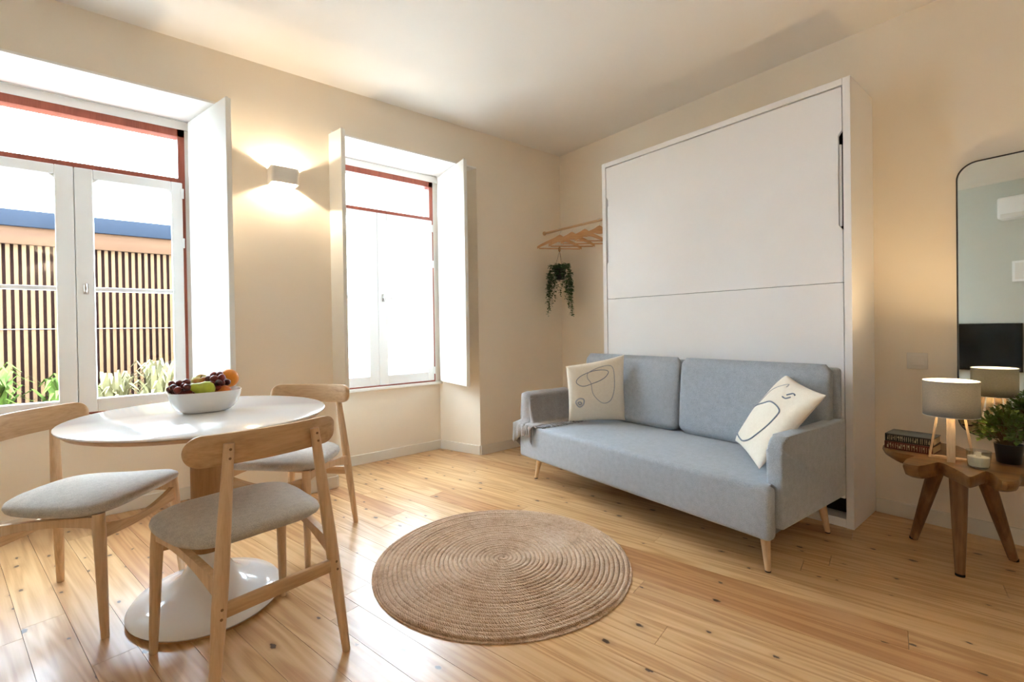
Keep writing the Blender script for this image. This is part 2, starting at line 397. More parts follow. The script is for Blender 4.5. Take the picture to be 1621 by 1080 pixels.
floor = obj('floor', bm, 'dark', smooth=False)
tag(floor, 'knotty pine plank floor', 'floor', kind='structure')

# floorboards, slightly askew to the walls
ANG = math.radians(12.15)
PW = 0.118
def clip(bm, co, no):
    bmesh.ops.bisect_plane(bm, geom=bm.verts[:]+bm.edges[:]+bm.faces[:], plane_co=co, plane_no=no, clear_outer=True)
    es = [e for e in bm.edges if e.is_boundary]
    if es: bmesh.ops.holes_fill(bm, edges=es)
ctr = Vector((-2.4, -1.9, 0)); ca, sa = math.cos(ANG), math.sin(ANG)
rngf = random.Random(21)
for r in range(-30, 31):
    off = rngf.uniform(-1.0, 1.0); y = -3.4+off
    while y < 3.4:
        ln = rngf.uniform(1.5, 2.6)
        bm = B(); box(bm, -PW/2+0.0007, PW/2-0.0007, -ln/2+0.0007, ln/2-0.0007, -0.018, 0.0)
        lx = r*PW; ly = y+ln/2
        wx = ctr.x+ca*lx-sa*ly; wy = ctr.y+sa*lx+ca*ly
        R = Matrix.Translation((wx, wy, 0)) @ Matrix.Rotation(ANG, 4, 'Z'); Ri = R.inverted()
        for co, no in (((0.04, 0, 0), (1, 0, 0)), ((XW-0.04, 0, 0), (-1, 0, 0)), ((0, 0.47, 0), (0, 1, 0)), ((0, YB-0.04, 0), (0, -1, 0))):
            if bm.verts: clip(bm, Ri @ Vector(co), (Ri.to_3x3() @ Vector(no)))
        if bm.faces:
            bmesh.ops.recalc_face_normals(bm, faces=bm.faces)
            o = obj('plank', bm, 'floor', floor, smooth=False); o.location = (wx, wy, 0); o.rotation_euler = (0, 0, ANG)
        else: bm.free()
        y += ln

# baseboards
BH, BT = 0.078, 0.013
def baseboard(name, pts, side, label):
    bm = B()
    for (a, b) in zip(pts[:-1], pts[1:]):
        a = Vector((*a, 0)); b = Vector((*b, 0)); t = (b-a).normalized(); nrm = Vector((t.y, -t.x, 0))*side
        q = [a, b, b+nrm*BT, a+nrm*BT]
        prism(bm, [(p.x, p.y) for p in q], 0.0005, BH, 0.002, 1)
    tag(obj(name, bm, 'base', smooth=False), label, 'baseboard', kind='structure')
baseboard('baseboard_left', [(-0.014, 0), (n2['f1'], 0), (n2['b1'], NB), (n2['b0'], NB), (n2['f0'], 0), (n1['f1'], 0), (n1['b1'], NB), (n1['b0'], NB), (n1['f0'], 0), (XW, 0)], -1, 'low painted baseboard along the window wall')
baseboard('baseboard_right', [(0, -2.447), (0, YB)], 1, 'low painted baseboard beneath the mirror')
baseboard('baseboard_corner', [(0, 0), (0, -0.836)], 1, 'low painted baseboard between the corner and the wall bed')
baseboard('baseboard_opposite', [(XW, 0), (XW, YB)], -1, 'low painted baseboard on the wall seen in the mirror')

# ------------------------------------------------------------------ windows
def window(idx, cx, label, shutters):
    hw = 0.515; yf = 0.40
    x0, x1 = cx-hw, cx+hw; zb, zt = 0.61, 2.335; zc = 1.998; zr = 2.03
    bm = B(); fwid = 0.035
    box(bm, x0, x0+fwid, yf, 0.48, zb, zt); box(bm, x1-fwid, x1, yf, 0.48, zb, zt)
    box(bm, x0, x1, yf, 0.48, zt-0.045, zt); box(bm, x0, x1, yf+0.01, 0.48, zc+0.003, zr); box(bm, x0, x1, yf, 0.48, zb-0.02, zb)
    root = obj('window_%d' % idx, bm, 'red', smooth=False)
    tag(root, label, 'window', kind='structure')
    nn = NICHES[idx-1]
    bm = B(); box(bm, nn['b0']+0.002, nn['b1']-0.002, 0.395, 0.549, zt, SO-0.001)
    box(bm, nn['b0']+0.002, x0, 0.41, 0.549, zb, zt); box(bm, x1, nn['b1']-0.002, 0.41, 0.549, zb, zt)
    obj('surround', bm, 'reveal', root, smooth=False)
    boxobj('groove', 'chrome', root, nn['b0']+0.03, nn['b1']-0.03, 0.372, 0.380, SO-0.006, SO-0.0005)
    bm = B(); prism(bm, [(nn['b0']-0.009, 0.385), (nn['b1']+0.009, 0.385), (nn['b1']-0.001, 0.549), (nn['b0']+0.001, 0.549)], 0.576, 0.60, 0.004)
    obj('sill', bm, 'reveal', root)
    boxobj('pane', 'pane', root, x0+fwid, x1-fwid, 0.44, 0.446, zr, zt-0.045)
    for s in (-1, 1):
        a, b = (cx-hw+0.016, cx-0.0015) if s < 0 else (cx+0.0015, cx+hw-0.016)
        out, inn = 0.058, 0.078
        g0, g1 = (a+out, b-inn) if s < 0 else (a+inn, b-out)
        zb0, zb1 = zb+0.004, zc; h0, h1 = zb0+0.075, zb1-0.055; zm = 1.315
        bm = B(); ya, yb = 0.388, 0.436
        box(bm, a, g0, ya, yb, zb0, zb1, 0.003, 1); box(bm, g1, b, ya, yb, zb0, zb1, 0.003, 1)
        box(bm, g0, g1, ya, yb, zb0, h0, 0.003, 1); box(bm, g0, g1, ya, yb, h1, zb1, 0.003, 1)
        box(bm, g0, g1, ya+0.006, yb-0.006, zm-0.012, zm+0.012, 0.003, 1)
        # chamfered glazing corners at the head
        for gx, d in ((g0, 1), (g1, -1)):
            prism(bm, [(gx, h1), (gx+d*0.022, h1), (gx, h1-0.022)], ya+0.004, yb-0.004, fn=lambda p, q, r: (p, r, q))
        cs = obj('casement', bm, 'win', root, smooth=False)
        boxobj('pane', 'pane', cs, g0-0.004, g1+0.004, 0.410, 0.415, h0-0.004, zm)
        boxobj('pane', 'pane', cs, g0-0.004, g1+0.004, 0.410, 0.415, zm, h1+0.004)
        hx = a if s < 0 else b
        for hz in (0.70, 1.62, 1.93):
            bm = B(); tube(bm, [(hx, 0.384, hz-0.03), (hx, 0.384, hz+0.03)], 0.008, 8); obj('hinge', bm, 'win', cs)
        if s > 0:
            bm = B(); box(bm, a+0.028, a+0.052, 0.380, 0.389, 1.285, 1.345, 0.003)
            hd = obj('handle', bm, 'chrome', cs)
            bm = B(); tube(bm, [(a+0.040, 0.384, 1.318), (a+0.040, 0.355, 1.318)], 0.007, 10)
            tube(bm, [(a+0.040, 0.357, 1.340), (a+0.040, 0.352, 1.318), (a+0.040, 0.357, 1.296)], [0.007, 0.009, 0.007], 10)
            obj('knob', bm, 'chrome', hd)
    boxobj('astragal', 'win', root, cx-0.018, cx+0.018, 0.4365, 0.446, zb+0.004, zc)
    for (hxx, hyy, fx, fy) in shutters:
        a = Vector((hxx, hyy, 0)); b = Vector((fx, fy, 0)); t = (b-a).normalized(); ang = math.atan2(t.y, t.x); ln = (b-a).length
        mt = Matrix.Translation(a) @ Matrix.Rotation(ang, 4, 'Z')
        bm = B(); box(bm, 0, ln, -0.015, 0.015, 0.606, 2.372, 0.003, 2, mt)
        sh = obj('shutter', bm, 'shutter', root)
        for k in (0.78, 2.20):
            bm = B(); box(bm, 0.0, 0.05, 0.013, 0.020, k-0.04, k+0.04, 0.002, 1, mt); obj('hinge', bm, 'win', sh)
        bm = B(); box(bm, ln-0.03, ln-0.012, -0.006, 0.006, 2.368, 2.380, 0, 1, mt); obj('bolt', bm, 'chrome', sh)
    return root
window(1, -3.46, 'wide window with red frame and white casements behind the dining table', [(-2.915, 0.350, -2.782, -0.165), (-4.005, 0.35, -4.16, -0.16)])
window(2, -1.685, 'red framed window with white casements between wall light and room corner', [(-1.135, 0.350, -1.198, -0.160), (-2.235, 0.350, -2.135, -0.145)])

# ------------------------------------------------------------------ outside
bm = B(); box(bm, -14, 12, 0.56, 30, -0.35, -0.20)
tag(obj('ground', bm, 'ground', smooth=False), 'pale paved patio outside the windows', 'ground', kind='structure')
FY = 3.0
f = thing('slat_fence', 'timber slat fence with blue-grey coping seen through the dining window', 'fence', (-3.9, FY, -0.2))
for k in range(54):
    x = -1.55+k*0.052
    boxobj('slat', 'slat', f, x, x+0.027, -0.03, 0.0, 0.05, 2.13)
boxobj('backing', 'fence_back', f, -1.6, 1.3, 0.012, 0.04, 0.0, 2.15)
boxobj('fascia_board', 'fascia', f, -1.6, 1.3, -0.06, -0.03, 2.09, 2.25, 0.004)
boxobj('coping', 'coping', f, -1.6, 1.3, -0.09, 0.10, 2.25, 2.40, 0.006)
for z in (0.62, 1.35):
    boxobj('rail', 'fence_back', f, -1.6, 1.3, 0.0, 0.012, z, z+0.04)
boxobj('wire', 'wire', f, -1.6, 1.3, -0.038, -0.034, 1.31, 1.318)
bm = B(); box(bm, -2.56, 7.0, 3.6, 3.75, -0.2, 3.1)
tag(obj('garden_wall', bm, 'garden_wall', smooth=False), 'white rendered garden wall beyond the second window', 'wall')
def blades(name, label, x, y, nb, h, spread, mat, seed, droop=0.5, wid=0.022):
    rg = random.Random(seed); bm = B()
    for k in range(nb):
        a = rg.uniform(0, 2*PI); hh = h*rg.uniform(0.6, 1.05); sp = spread*rg.uniform(0.3, 1.0)
        d = Vector((math.cos(a), math.sin(a), 0)); w = Vector((-d.y, d.x, 0)); wd = wid*rg.uniform(0.7, 1.3)
        pv = None; b0 = Vector((rg.uniform(-0.06, 0.06), rg.uniform(-0.06, 0.06), 0))
        for i in range(6):
            t = i/5; p = b0+d*(sp*t*t)+Vector((0, 0, 1.75*hh*(t-droop*t*t*t)))
            ww = wd*math.sin(PI*(0.12+0.86*t))
            q = (bm.verts.new(p-w*ww), bm.verts.new(p+w*ww+Vector((0, 0, 0.004))))
            if pv: bm.faces.new((pv[0], pv[1], q[1], q[0]))
            pv = q
    o = obj(name, bm, mat, smooth=True, loc=(x, y, -0.2))
    return tag(o, label, 'plant', 'garden plants at the foot of the fence')
blades('garden_plant', 'yellow-green leafy plant at the far left of the slat fence', -4.15, 2.50, 70, 1.05, 0.30, 'leaf_out', 1)
blades('garden_plant', 'green arching plant in the left casement before the slat fence', -3.68, 2.45, 80, 0.92, 0.30, 'leaf_out', 2)
blades('garden_plant', 'sunlit-coloured plant in the right casement before the slat fence', -3.04, 2.50, 90, 1.02, 0.30, 'leaf_sunlit', 3)
blades('garden_plant', 'low green plant in front of the sunlit-coloured garden plant', -2.86, 2.0, 60, 0.62, 0.28, 'leaf_out', 4)
blades('garden_plant', 'pale plant filling the gap below the middle of the slat fence', -3.36, 2.58, 70, 0.92, 0.26, 'leaf_sunlit', 5)
blades('garden_plant', 'low green plant beneath the left casement', -3.92, 2.0, 60, 0.66, 0.28, 'leaf_out', 6)

# ------------------------------------------------------------------ wall bed cabinet
c = thing('wall_bed', 'tall white fold-down wall bed cabinet behind the sofa', 'wall bed', (-0.195, -1.6415, 0))
X0, X1 = -0.195, 0.194; YL, YR = 0.8035, -0.8035; TH = 0.034; CH = 2.307
boxobj('side_panel', 'white', c, X0, X1, YL-TH, YL, 0.0005, CH, 0.0015, 1)
boxobj('side_panel', 'white', c, X0, X1, YR, YR+TH, 0.0005, CH, 0.0015, 1)
boxobj('top_panel', 'white', c, X0, X1, YR+TH+0.0005, YL-TH-0.0005, CH-TH, CH, 0.0015, 1)
boxobj('back_panel', 'dark', c, -0.10, 0.192, YR+TH+0.001, YL-TH-0.001, 0.05, CH-TH-0.002)  # dark block stands in for the shade inside the cabinet
boxobj('plinth', 'white', c, X0+0.002, X1-0.05, YR+TH+0.0005, YL-TH-0.0005, 0.0005, 0.045, 0.0015, 1)
ya, yb = YR+TH+0.005, YL-TH-0.005; NW = 0.018; za, zb = 1.535, 2.045
def door_poly(z0, z1, notch):
    if not notch: return [(ya, z0), (yb, z0), (yb, z1), (ya, z1)]
    return [(ya, z0), (yb, z0), (yb, za), (yb-NW, za+0.025), (yb-NW, zb-0.025), (yb, zb), (yb, z1), (ya, z1), (ya, zb), (ya+NW, zb-0.025), (ya+NW, za+0.025), (ya, za)]
bm = B(); prism(bm, door_poly(1.2665, CH-TH-0.007, True), X0+0.004, X0+0.024, 0.001, 1, fn=lambda p, q, r: (r, p, q))
du = obj('door', bm, 'white', c, smooth=False)
bm = B(); prism(bm, door_poly(0.15, 1.2635, False), X0+0.004, X0+0.024, 0.001, 1, fn=lambda p, q, r: (r, p, q))
obj('door', bm, 'white', c, smooth=False)
for s, y in ((1, yb), (-1, ya)):
    boxobj('grip_strip', 'white', du, X0+0.010, X0+0.022, min(y, y-s*NW)+0.004, max(y, y-s*NW)-0.004, za+0.02, zb-0.07, 0.002, 1)

# ------------------------------------------------------------------ sofa
SA = math.radians(-3.33)
s = thing('sofa', 'grey fabric two-seat sofa with wooden legs before the wall bed', 'sofa', (-1.189, -1.539, 0), math.atan2(-math.cos(SA), math.sin(SA)))
bm = B()
prism(bm, [(-0.846, 0), (0.846, 0), (0.846, 0.062), (0.796, 0.062), (0.796, 0.70), (-0.796, 0.70), (-0.796, 0.062), (-0.846, 0.062)], 0.168, 0.388, 0.022, 4)
obj('seat', bm, 'sofa', s, angle=60)
for sx in (-1, 1):
    bm = B(); r = 0.06
    prof = [(0.072, 0.205), (0.735, 0.205), (0.735, 0.586)]
    prof += [(0.072+r-r*math.sin(a), 0.586-r+r*math.cos(a)) for a in [i*PI/12 for i in range(0, 7)]]
    x0, x1 = (0.799, 0.866) if sx > 0 else (-0.866, -0.799)
    prism(bm, prof, x0, x1, 0.014, 3, fn=lambda p, q, rr: (rr, p, q)); obj('arm', bm, 'sofa', s, angle=60)
boxobj('back_frame', 'sofa', s, -0.85, 0.85, 0.702, 0.742, 0.22, 0.835, 0.018, 3)
for x0, x1 in ((-0.832, -0.004), (0.004, 0.832)):
    bm = B(); rings = []
    w = (x1-x0)/2; xc = (x0+x1)/2
    # padded slab, leaning back
    for k in range(13):
        t = k/12; z = 0.392+t*(0.852-0.392)
        fr = 0.588+0.055*t; bk = 0.700
        e = 0.028
        tk = min(1.0, min(t, 1-t)/0.075); ins = e*(1-math.sqrt(max(0, 1-(1-tk)**2)))
        bul = 0.018*math.sin(PI*t)
        ring = []
        for i in range(40):
            a = 2*PI*i/40; cc, ss = math.cos(a), math.sin(a)
            px = math.copysign(abs(cc)**(2/9), cc); py = math.copysign(abs(ss)**(2/4.0), ss)
            yy = (fr+bk)/2+py*((bk-fr)/2-ins*0.6)-(bul*(1-px*px*0.6) if py < 0 else 0)
            ring.append((xc+px*(w-ins), yy, z))
        rings.append(ring)
    loft(bm, rings); obj('back_cushion', bm, 'sofa', s, angle=70)
for sx in (-1, 1):
    for (fy, ty) in ((0.10, 0.125), (0.715, 0.69)):
        bm = B(); tube(bm, [(sx*0.788, fy, 0.0), (sx*0.788, fy, 0.004), (sx*0.762, ty, 0.19)], [0.010, 0.011, 0.024], 16)
        lg = obj('leg', bm, 'oak', s)
        bm = B(); tube(bm, [(sx*0.788, fy, 0.0005), (sx*0.788, fy, 0.006)], 0.012, 12); obj('glide', bm, 'black', lg)

# ------------------------------------------------------------------ throw pillows
def pillow(name, label, corners, th_f, th_b, marks):
    A, Bc, C, D = [Vector(p) for p in corners]        # top-left, top-right, bottom-right, bottom-left seen from the front
    ctr = (A+Bc+C+D)/4; n = (Bc-A).cross(D-A); n.normalize(); n = -n if n.dot(Vector((-3.2, -3.2, 1.1))-ctr) < 0 else n
    def surf(u, v, side):
        pin = 0.05
        uu = u*(1-pin*(1-v*v)); vv = v*(1-pin*(1-u*u))
        a, b = (uu+1)/2, (1-vv)/2
        p = A*(1-a)*(1-b)+Bc*a*(1-b)+C*a*b+D*(1-a)*b
        t = (max(0, 1-u*u)**0.5*max(0, 1-v*v)**0.5)**0.85
        wr = 0.006*math.sin(5*u+3*v)*math.sin(4*v-2*u)*(1-abs(u)**4)*(1-abs(v)**4)
        return p-ctr+n*((th_f*t+wr) if side > 0 else -th_b*t)
    root = thing(name, label, 'cushion', ctr)
    for side, nm in ((1, 'front_panel'), (-1, 'back_panel')):
        bm = B(); K = 22; g = [[bm.verts.new(surf(math.sin(PI/2*(2*i/K-1)), math.sin(PI/2*(2*j/K-1)), side)) for i in range(K+1)] for j in range(K+1)]
        for j in range(K):
            for i in range(K):
                q = (g[j][i], g[j][i+1], g[j+1][i+1], g[j+1][i]); bm.faces.new(q)
        bmesh.ops.recalc_face_normals(bm, faces=bm.faces)
        obj(nm, bm, 'canvas', root, angle=180)
    for (mt, rad, pts, closed, lb) in marks:
        P = []
        k = len(pts)
        seg = k if closed else k-1
        for i in range(seg):       # Catmull-Rom through the drawn points
            p0, p1, p2, p3 = [Vector(pts[(i+q) % k] if closed else pts[max(0, min(k-1, i+q))]) for q in (-1, 0, 1, 2)]
            for j in range(6):
                t = j/6; P.append(0.5*((2*p1)+(p2-p0)*t+(2*p0-5*p1+4*p2-p3)*t*t+(3*p1-p0-3*p2+p3)*t**3))
        if not closed: P.append(Vector(pts[-1]))
        bm = B(); tube(bm, [surf(p.x, p.y, 1)+n*0.001 for p in P], rad, 6, not closed, closed); obj('embroidery', bm, mt, root, label=lb)
    return root, surf, n
pillow('throw_pillow', 'cream cushion with thin looping line drawing beside the grey throw',
       [(-0.895, -0.915, 0.785), (-0.585, -1.175, 0.860), (-0.560, -1.165, 0.398), (-0.868, -0.912, 0.396)], 0.06, 0.035,
       [('blue_yarn', 0.0022, [(-0.72, 0.42), (-0.55, 0.62), (-0.1, 0.74), (0.30, 0.70), (0.42, 0.60), (0.25, 0.45), (-0.15, 0.33), (-0.5, 0.26)], True, 'slate stitched oval loop'),
        ('grey_yarn', 0.0024, [(-0.28, 0.70), (0.10, 0.82), (0.50, 0.80), (0.62, 0.55), (0.60, 0.0), (0.45, -0.32), (0.15, -0.36), (-0.15, -0.05), (-0.22, 0.35), (-0.32, 0.52)], True, 'grey stitched long loop'),
        ('grey_yarn', 0.0045, [(-0.78, -0.28), (-0.66, -0.16), (-0.50, -0.20), (-0.52, -0.38), (-0.66, -0.46)], True, 'grey stitched pebble'),
        ('grey_yarn', 0.0040, [(-0.70, -0.30), (-0.62, -0.28), (-0.58, -0.34), (-0.64, -0.38)], True, 'grey stitched pebble filling')])
pillow('throw_pillow', 'tilted cream cushion with blue stitched outline against the near sofa arm',
       [(-0.578, -2.206, 0.790), (-0.879, -2.475, 0.742), (-1.03, -2.255, 0.400), (-0.713, -1.999, 0.432)], 0.070, 0.040,
       [('blue_yarn', 0.0038, [(-0.96, -0.16), (-0.55, 0.10), (0.02, 0.30), (0.50, 0.26), (0.60, 0.10), (0.52, -0.22), (0.32, -0.62), (-0.10, -0.84), (-0.55, -0.86), (-0.96, -0.80)], False, 'slate blue stitched outline'),
        ('grey_yarn', 0.0018, [(-0.90, 0.10), (-0.80, -0.10), (-0.70, 0.10), (-0.62, 0.45), (-0.40, 0.70), (-0.20, 0.86), (-0.10, 0.78)], False, 'thin grey stitched line'),
        ('blue_yarn', 0.0035, [(0.26, 0.62), (0.36, 0.72), (0.46, 0.70)], False, 'small slate stitched arc'),
        ('blue_yarn', 0.0035, [(0.22, 0.54), (0.34, 0.54), (0.42, 0.62)], False, 'small slate stitched arc')])

# ------------------------------------------------------------------ throw over the far arm
t = thing('throw_blanket', 'grey woven throw with fringe draped over the far sofa arm', 'blanket', s.location, s.rotation_euler[2])
def throw_pt(a, b):
    # a: across the arm, 0 = outside hem, 1 = inside hem ; b: 0 = front hem hanging before the arm, 1 = back
    B0 = 0.38; fdrop = 0.40
    w1 = 0.005*math.sin(11*b+5*a)+0.003*math.sin(23*b+2)
    xo, xi, zt = -0.876, -0.789, 0.590
    Lo, Lt, hang = 0.17, 0.087, 0.235
    d = a*(Lo+Lt+hang)
    y = 0.060+(b-B0)/(1-B0)*0.36 if b >= B0 else 0.060-0.004*math.sin(PI*(B0-b)/B0)
    fd = 0.0 if b >= B0 else (B0-b)/B0*fdrop
    if d < Lo: x = xo-0.012*(1-d/Lo)-abs(w1); z = zt-(Lo-d)-fd*(0.35+0.65*d/Lo)
    elif d < Lo+Lt:
        q = (d-Lo)/Lt; x = xo+(xi-xo)*q; z = zt+0.013*math.sin(PI*q)-fd*(1-0.15*q)
        if fd: y -= 0.010*math.sin(PI*q)+abs(w1)
    else:
        e = d-Lo-Lt; x = xi+0.006+abs(w1)*1.5+0.06*(e/0.2)**2; z = zt-e-fd*(0.85-0.60*e/hang)
        if fd: y -= 0.006+abs(w1)
    if d > Lo-0.03:
        ex = 0.399-z
        if ex > 0 and (fd > 0 or d > Lo+Lt):
            k = 1.0 if d < Lo+Lt else min(1.0, max(0.0, (B0-b)/(0.5*B0)))
            x += ex*(1-k); y -= ex*k; z = 0.399+0.002*math.sin(40*b)
            if y < -0.016: z -= (-0.016-y); y = -0.016-0.004*math.sin(60*a)
    return Vector((x, y, z))
bm = B(); KA, KB = 60, 24
g = [[bm.verts.new(throw_pt(i/KA, j/KB)) for i in range(KA+1)] for j in range(KB+1)]
for j in range(KB):
    for i in range(KA): bm.faces.new((g[j][i], g[j][i+1], g[j+1][i+1], g[j+1][i]))
th = obj('cloth', bm, 'throw', t, angle=180)
sol = th.modifiers.new('thickness', 'SOLIDIFY'); sol.thickness = 0.006; sol.offset = 1.0
rg = random.Random(3)
for a in (0.0, 1.0):
    for k in range(34):
        b = (k+0.5)/34; p = throw_pt(a, b); q = throw_pt(0.97 if a else 0.03, b); d = (p-q).normalized()
        L1 = 0.055*rg.uniform(0.8, 1.2)
        if a == 0 or p.z < 0.39: e1 = p+Vector((rg.uniform(-.004, .004), rg.uniform(-.006, .006), -L1)); mid = (p+e1)/2
        else:
            e1 = p+Vector((L1*0.9, rg.uniform(-.012, .012), 0.0)); e1.z = 0.394; mid = (p+e1)/2; mid.z = 0.400
        bm = B(); tube(bm, [p, mid, e1], [0.0030, 0.0050, 0.0030], 5); obj('tassel', bm, 'fringe', t)

# ------------------------------------------------------------------ dining table
TC = (-3.0, -0.985)
tb = thing('dining_table', 'oval white pedestal dining table with wooden column', 'table', (TC[0], TC[1], 0))
RX, RY = 0.435, 0.487
bm = B(); lathe(bm, [(0.985, 0.731), (1.0, 0.7335), (1.0, 0.738), (0.994, 0.740)], 72, sx=RX, sy=RY); obj('tabletop', bm, 'gloss_white', tb, angle=50)
bm = B(); lathe(bm, [(0.90, 0.712), (0.955, 0.716), (0.99, 0.7305)], 72, sx=RX, sy=RY); obj('edge_band', bm, 'oak_x', tb, angle=50)
boxobj('mount', 'gloss_white', tb, -0.065, 0.085, -0.065, 0.065, 0.655, 0.712, 0.004)
bm = B(); lathe(bm, [(0.054, 0.19), (0.054, 0.655)], 32); obj('column', bm, 'oak_dark', tb)
bm = B(); rings = []
for (fx, fy, z) in ((0.256, 0.292, 0.010), (0.260, 0.296, 0.016), (0.250, 0.284, 0.030), (0.20, 0.226, 0.048), (0.14, 0.156, 0.070), (0.095, 0.108, 0.105), (0.070, 0.076, 0.150), (0.060, 0.060, 0.200)):
    rings.append([(fx*math.cos(2*PI*i/64), fy*math.sin(2*PI*i/64), z) for i in range(64)])
loft(bm, rings); obj('base', bm, 'gloss_white', tb, angle=60)
bm = B(); loft(bm, [[(0.252*math.cos(2*PI*i/64), 0.288*math.sin(2*PI*i/64), z) for i in range(64)] for z in (0.0005, 0.011)]); obj('base_ring', bm, 'oak_dark', tb)

# ------------------------------------------------------------------ dining chairs
def make_chair():
    ch = thing('dining_chair', 'x', 'chair', group='dining chairs at the oval table')
    # upholstered seat pad
    bm = B(); rings = []
    for (sc, z) in ((0.70, 0.420), (0.90, 0.423), (0.985, 0.434), (1.0, 0.443), (0.985, 0.454), (0.92, 0.464), (0.75, 0.472), (0.45, 0.476), (0.12, 0.477)):
        ring = []
        for i in range(48):
            a = 2*PI*i/48; cc, ss = math.cos(a), math.sin(a)
            px = math.copysign(abs(cc)**(2/4.2), cc); py = math.copysign(abs(ss)**(2/3.6), ss)
            yy = -0.185+py*0.215*sc; hw = 0.225+0.022*py
            xx = px*hw*sc
            ring.append((xx, yy, z+0.010*(py*sc)**2-0.006*(px*sc)**2))
        rings.append(ring)
    loft(bm, rings); obj('seat', bm, 'seat_fab', ch, angle=180)
    for sx in (-1, 1):
        bm = B(); tube(bm, [(sx*0.211, 0.0, 0.0005), (sx*0.208, -0.006, 0.10), (sx*0.200, -0.020, 0.36), (sx*0.197, -0.024, 0.428)], [0.012, 0.0145, 0.019, 0.018], 14)
        lg = obj('leg', bm, 'oak', ch)
        def rear(z): return (sx*(0.196-0.070*z/0.735), -0.491+0.048*z/0.735, z)
        bm = B(); tube(bm, [rear(0.0005), rear(0.10), rear(0.30), rear(0.42), rear(0.60), rear(0.742)], [0.0125, 0.0150, 0.0195, 0.0195, 0.0165, 0.0135], 14)
        lg = obj('leg', bm, 'oak', ch)
        for z in (0.702, 0.727, 0.280, 0.305):
            p = Vector(rear(z)); rr = 0.0195 if z < 0.4 else 0.0140
            bm = B(); tube(bm, [p+Vector((0, -rr+0.003, 0)), p+Vector((0, -rr-0.0008, 0))], 0.0038, 10); obj('plug', bm, 'plug', lg)
        # side rail sweeping down to the rear leg
        bm = B(); rings = []
        for k in range(13):
            q = k/12; y = -0.030-0.425*q; x = sx*(0.198-0.034*q)
            top = 0.418-0.004*math.sin(PI*q)-0.040*q*q; bot = 0.378-0.0*q+0.012*math.sin(PI*q)-0.052*q*q
            rings.append([(x-0.010, y, bot), (x+0.010, y, bot), (x+0.010, y, top), (x-0.010, y, top)])
        loft(bm, rings); bmesh.ops.recalc_face_normals(bm, faces=bm.faces); obj('side_rail', bm, 'oak', ch)
    # front rail, bowed
    bm = B(); rings = []
    for k in range(13):
        q = k/12; x = -0.192+0.384*q; y = -0.020
        sag = 0.040*math.sin(PI*q)
        rings.append([(x, y-0.010, 0.338-0.2*sag), (x, y+0.010, 0.338-0.2*sag), (x, y+0.010, 0.395-sag), (x, y-0.010, 0.395-sag)])
    loft(bm, rings); bmesh.ops.recalc_face_normals(bm, faces=bm.faces); obj('front_rail', bm, 'oak_x', ch)
    bm = B(); box(bm, -0.160, 0.160, -0.482, -0.464, 0.272, 0.312, 0.004); obj('rear_stretcher', bm, 'oak_x', ch)
    # curved backrest with round ends
    bm = B(); rings = []; K = 40; bw = 0.224
    for k in range(K+1):
        u = -math.cos(PI*k/K)
        x = u*bw; y = -0.430+0.046*u*u; hh = 0.046
        e = (abs(x)-(bw-hh))/hh
        h = hh*math.sqrt(max(0.0004, 1-e*e)) if e > 0 else hh
        tx = Vector((bw, 0.092*u, 0)).normalized(); nn = Vector((-tx.y, tx.x, 0)); th_ = 0.0085*(1 if e < 0.6 else math.sqrt(max(0.05, 1-((e-0.6)/0.4)**2)))
        zc = 0.722
        lean = -0.10
        ring = []
        for (sy, sz) in ((-1, -0.92), (-1, 0.92), (-0.75, 1), (0.75, 1), (1, 0.92), (1, -0.92), (0.75, -1), (-0.75, -1)):
            p = Vector((x, y, zc+sz*h))+nn*(sy*th_); p.y += lean*sz*h; ring.append(p)
        rings.append(ring)
    loft(bm, rings); bmesh.ops.recalc_face_normals(bm, faces=bm.faces); obj('backrest', bm, 'oak_x', ch, angle=50)
    return ch
ch = make_chair()
poses = [(-2.976, -1.200, 11.3, 'wooden dining chair seen from behind in front of the oval table'),
         (-2.774, -0.842, 133.1, 'wooden dining chair on the far side of the table near the wall light'),
         (-3.188, -0.856, -125.3, 'wooden dining chair at the left end of the table beneath the wide window')]
for i, (x, y, a, lb) in enumerate(poses):
    o = ch if i == 0 else copy_tree(ch)
    o.location = (x, y, 0); o.rotation_euler = (0, 0, math.radians(a)); o['label'] = lb

# ------------------------------------------------------------------ fruit bowl and fruit
BC = Vector((-2.995, -0.945, 0.7405))
bw = thing('fruit_bowl', 'white oval bowl of fruit on the dining table', 'bowl', BC)
bm = B()
outer = [(0.54, 0.0), (0.64, 0.003), (0.78, 0.016), (0.90, 0.038), (0.965, 0.062), (1.0, 0.084)]
inner = [(0.965, 0.084), (0.93, 0.062), (0.86, 0.040), (0.72, 0.022), (0.55, 0.012), (0.05, 0.010)]
lathe(bm, outer+inner, 56, sx=0.126, sy=0.100, pw=2.8); obj('bowl_body', bm, 'gloss_white', bw, angle=60)
def fruit(name, label, off, r, mat, sc=(1, 1, 1), prof=None, rot=None, cat='fruit', grp='fruit in the white bowl', stem=True):
    root = thing(name, label, cat, BC+Vector(off), group=grp)
    bm = B()
    if prof: lathe(bm, [(p*r, z*r) for p, z in prof], 24)
    else: sphere(bm, (0, 0, 0), r, *sc, 24, 16)
    if rot: bmesh.ops.rotate(bm, verts=bm.verts, matrix=rot.to_3x3())
    obj('flesh', bm, mat, root, angle=180)
    if stem:
        R3 = rot.to_3x3() if rot else Matrix.Identity(3)
        top = (prof[-1][1] if prof else 1.0)*r
        bm = B(); tube(bm, [R3 @ Vector((0, 0, top-0.004)), R3 @ Vector((0.002, 0, top+0.006)), R3 @ Vector((0.005, 0, top+0.013))], 0.0014, 6); obj('stem', bm, 'stem', root)
    return root
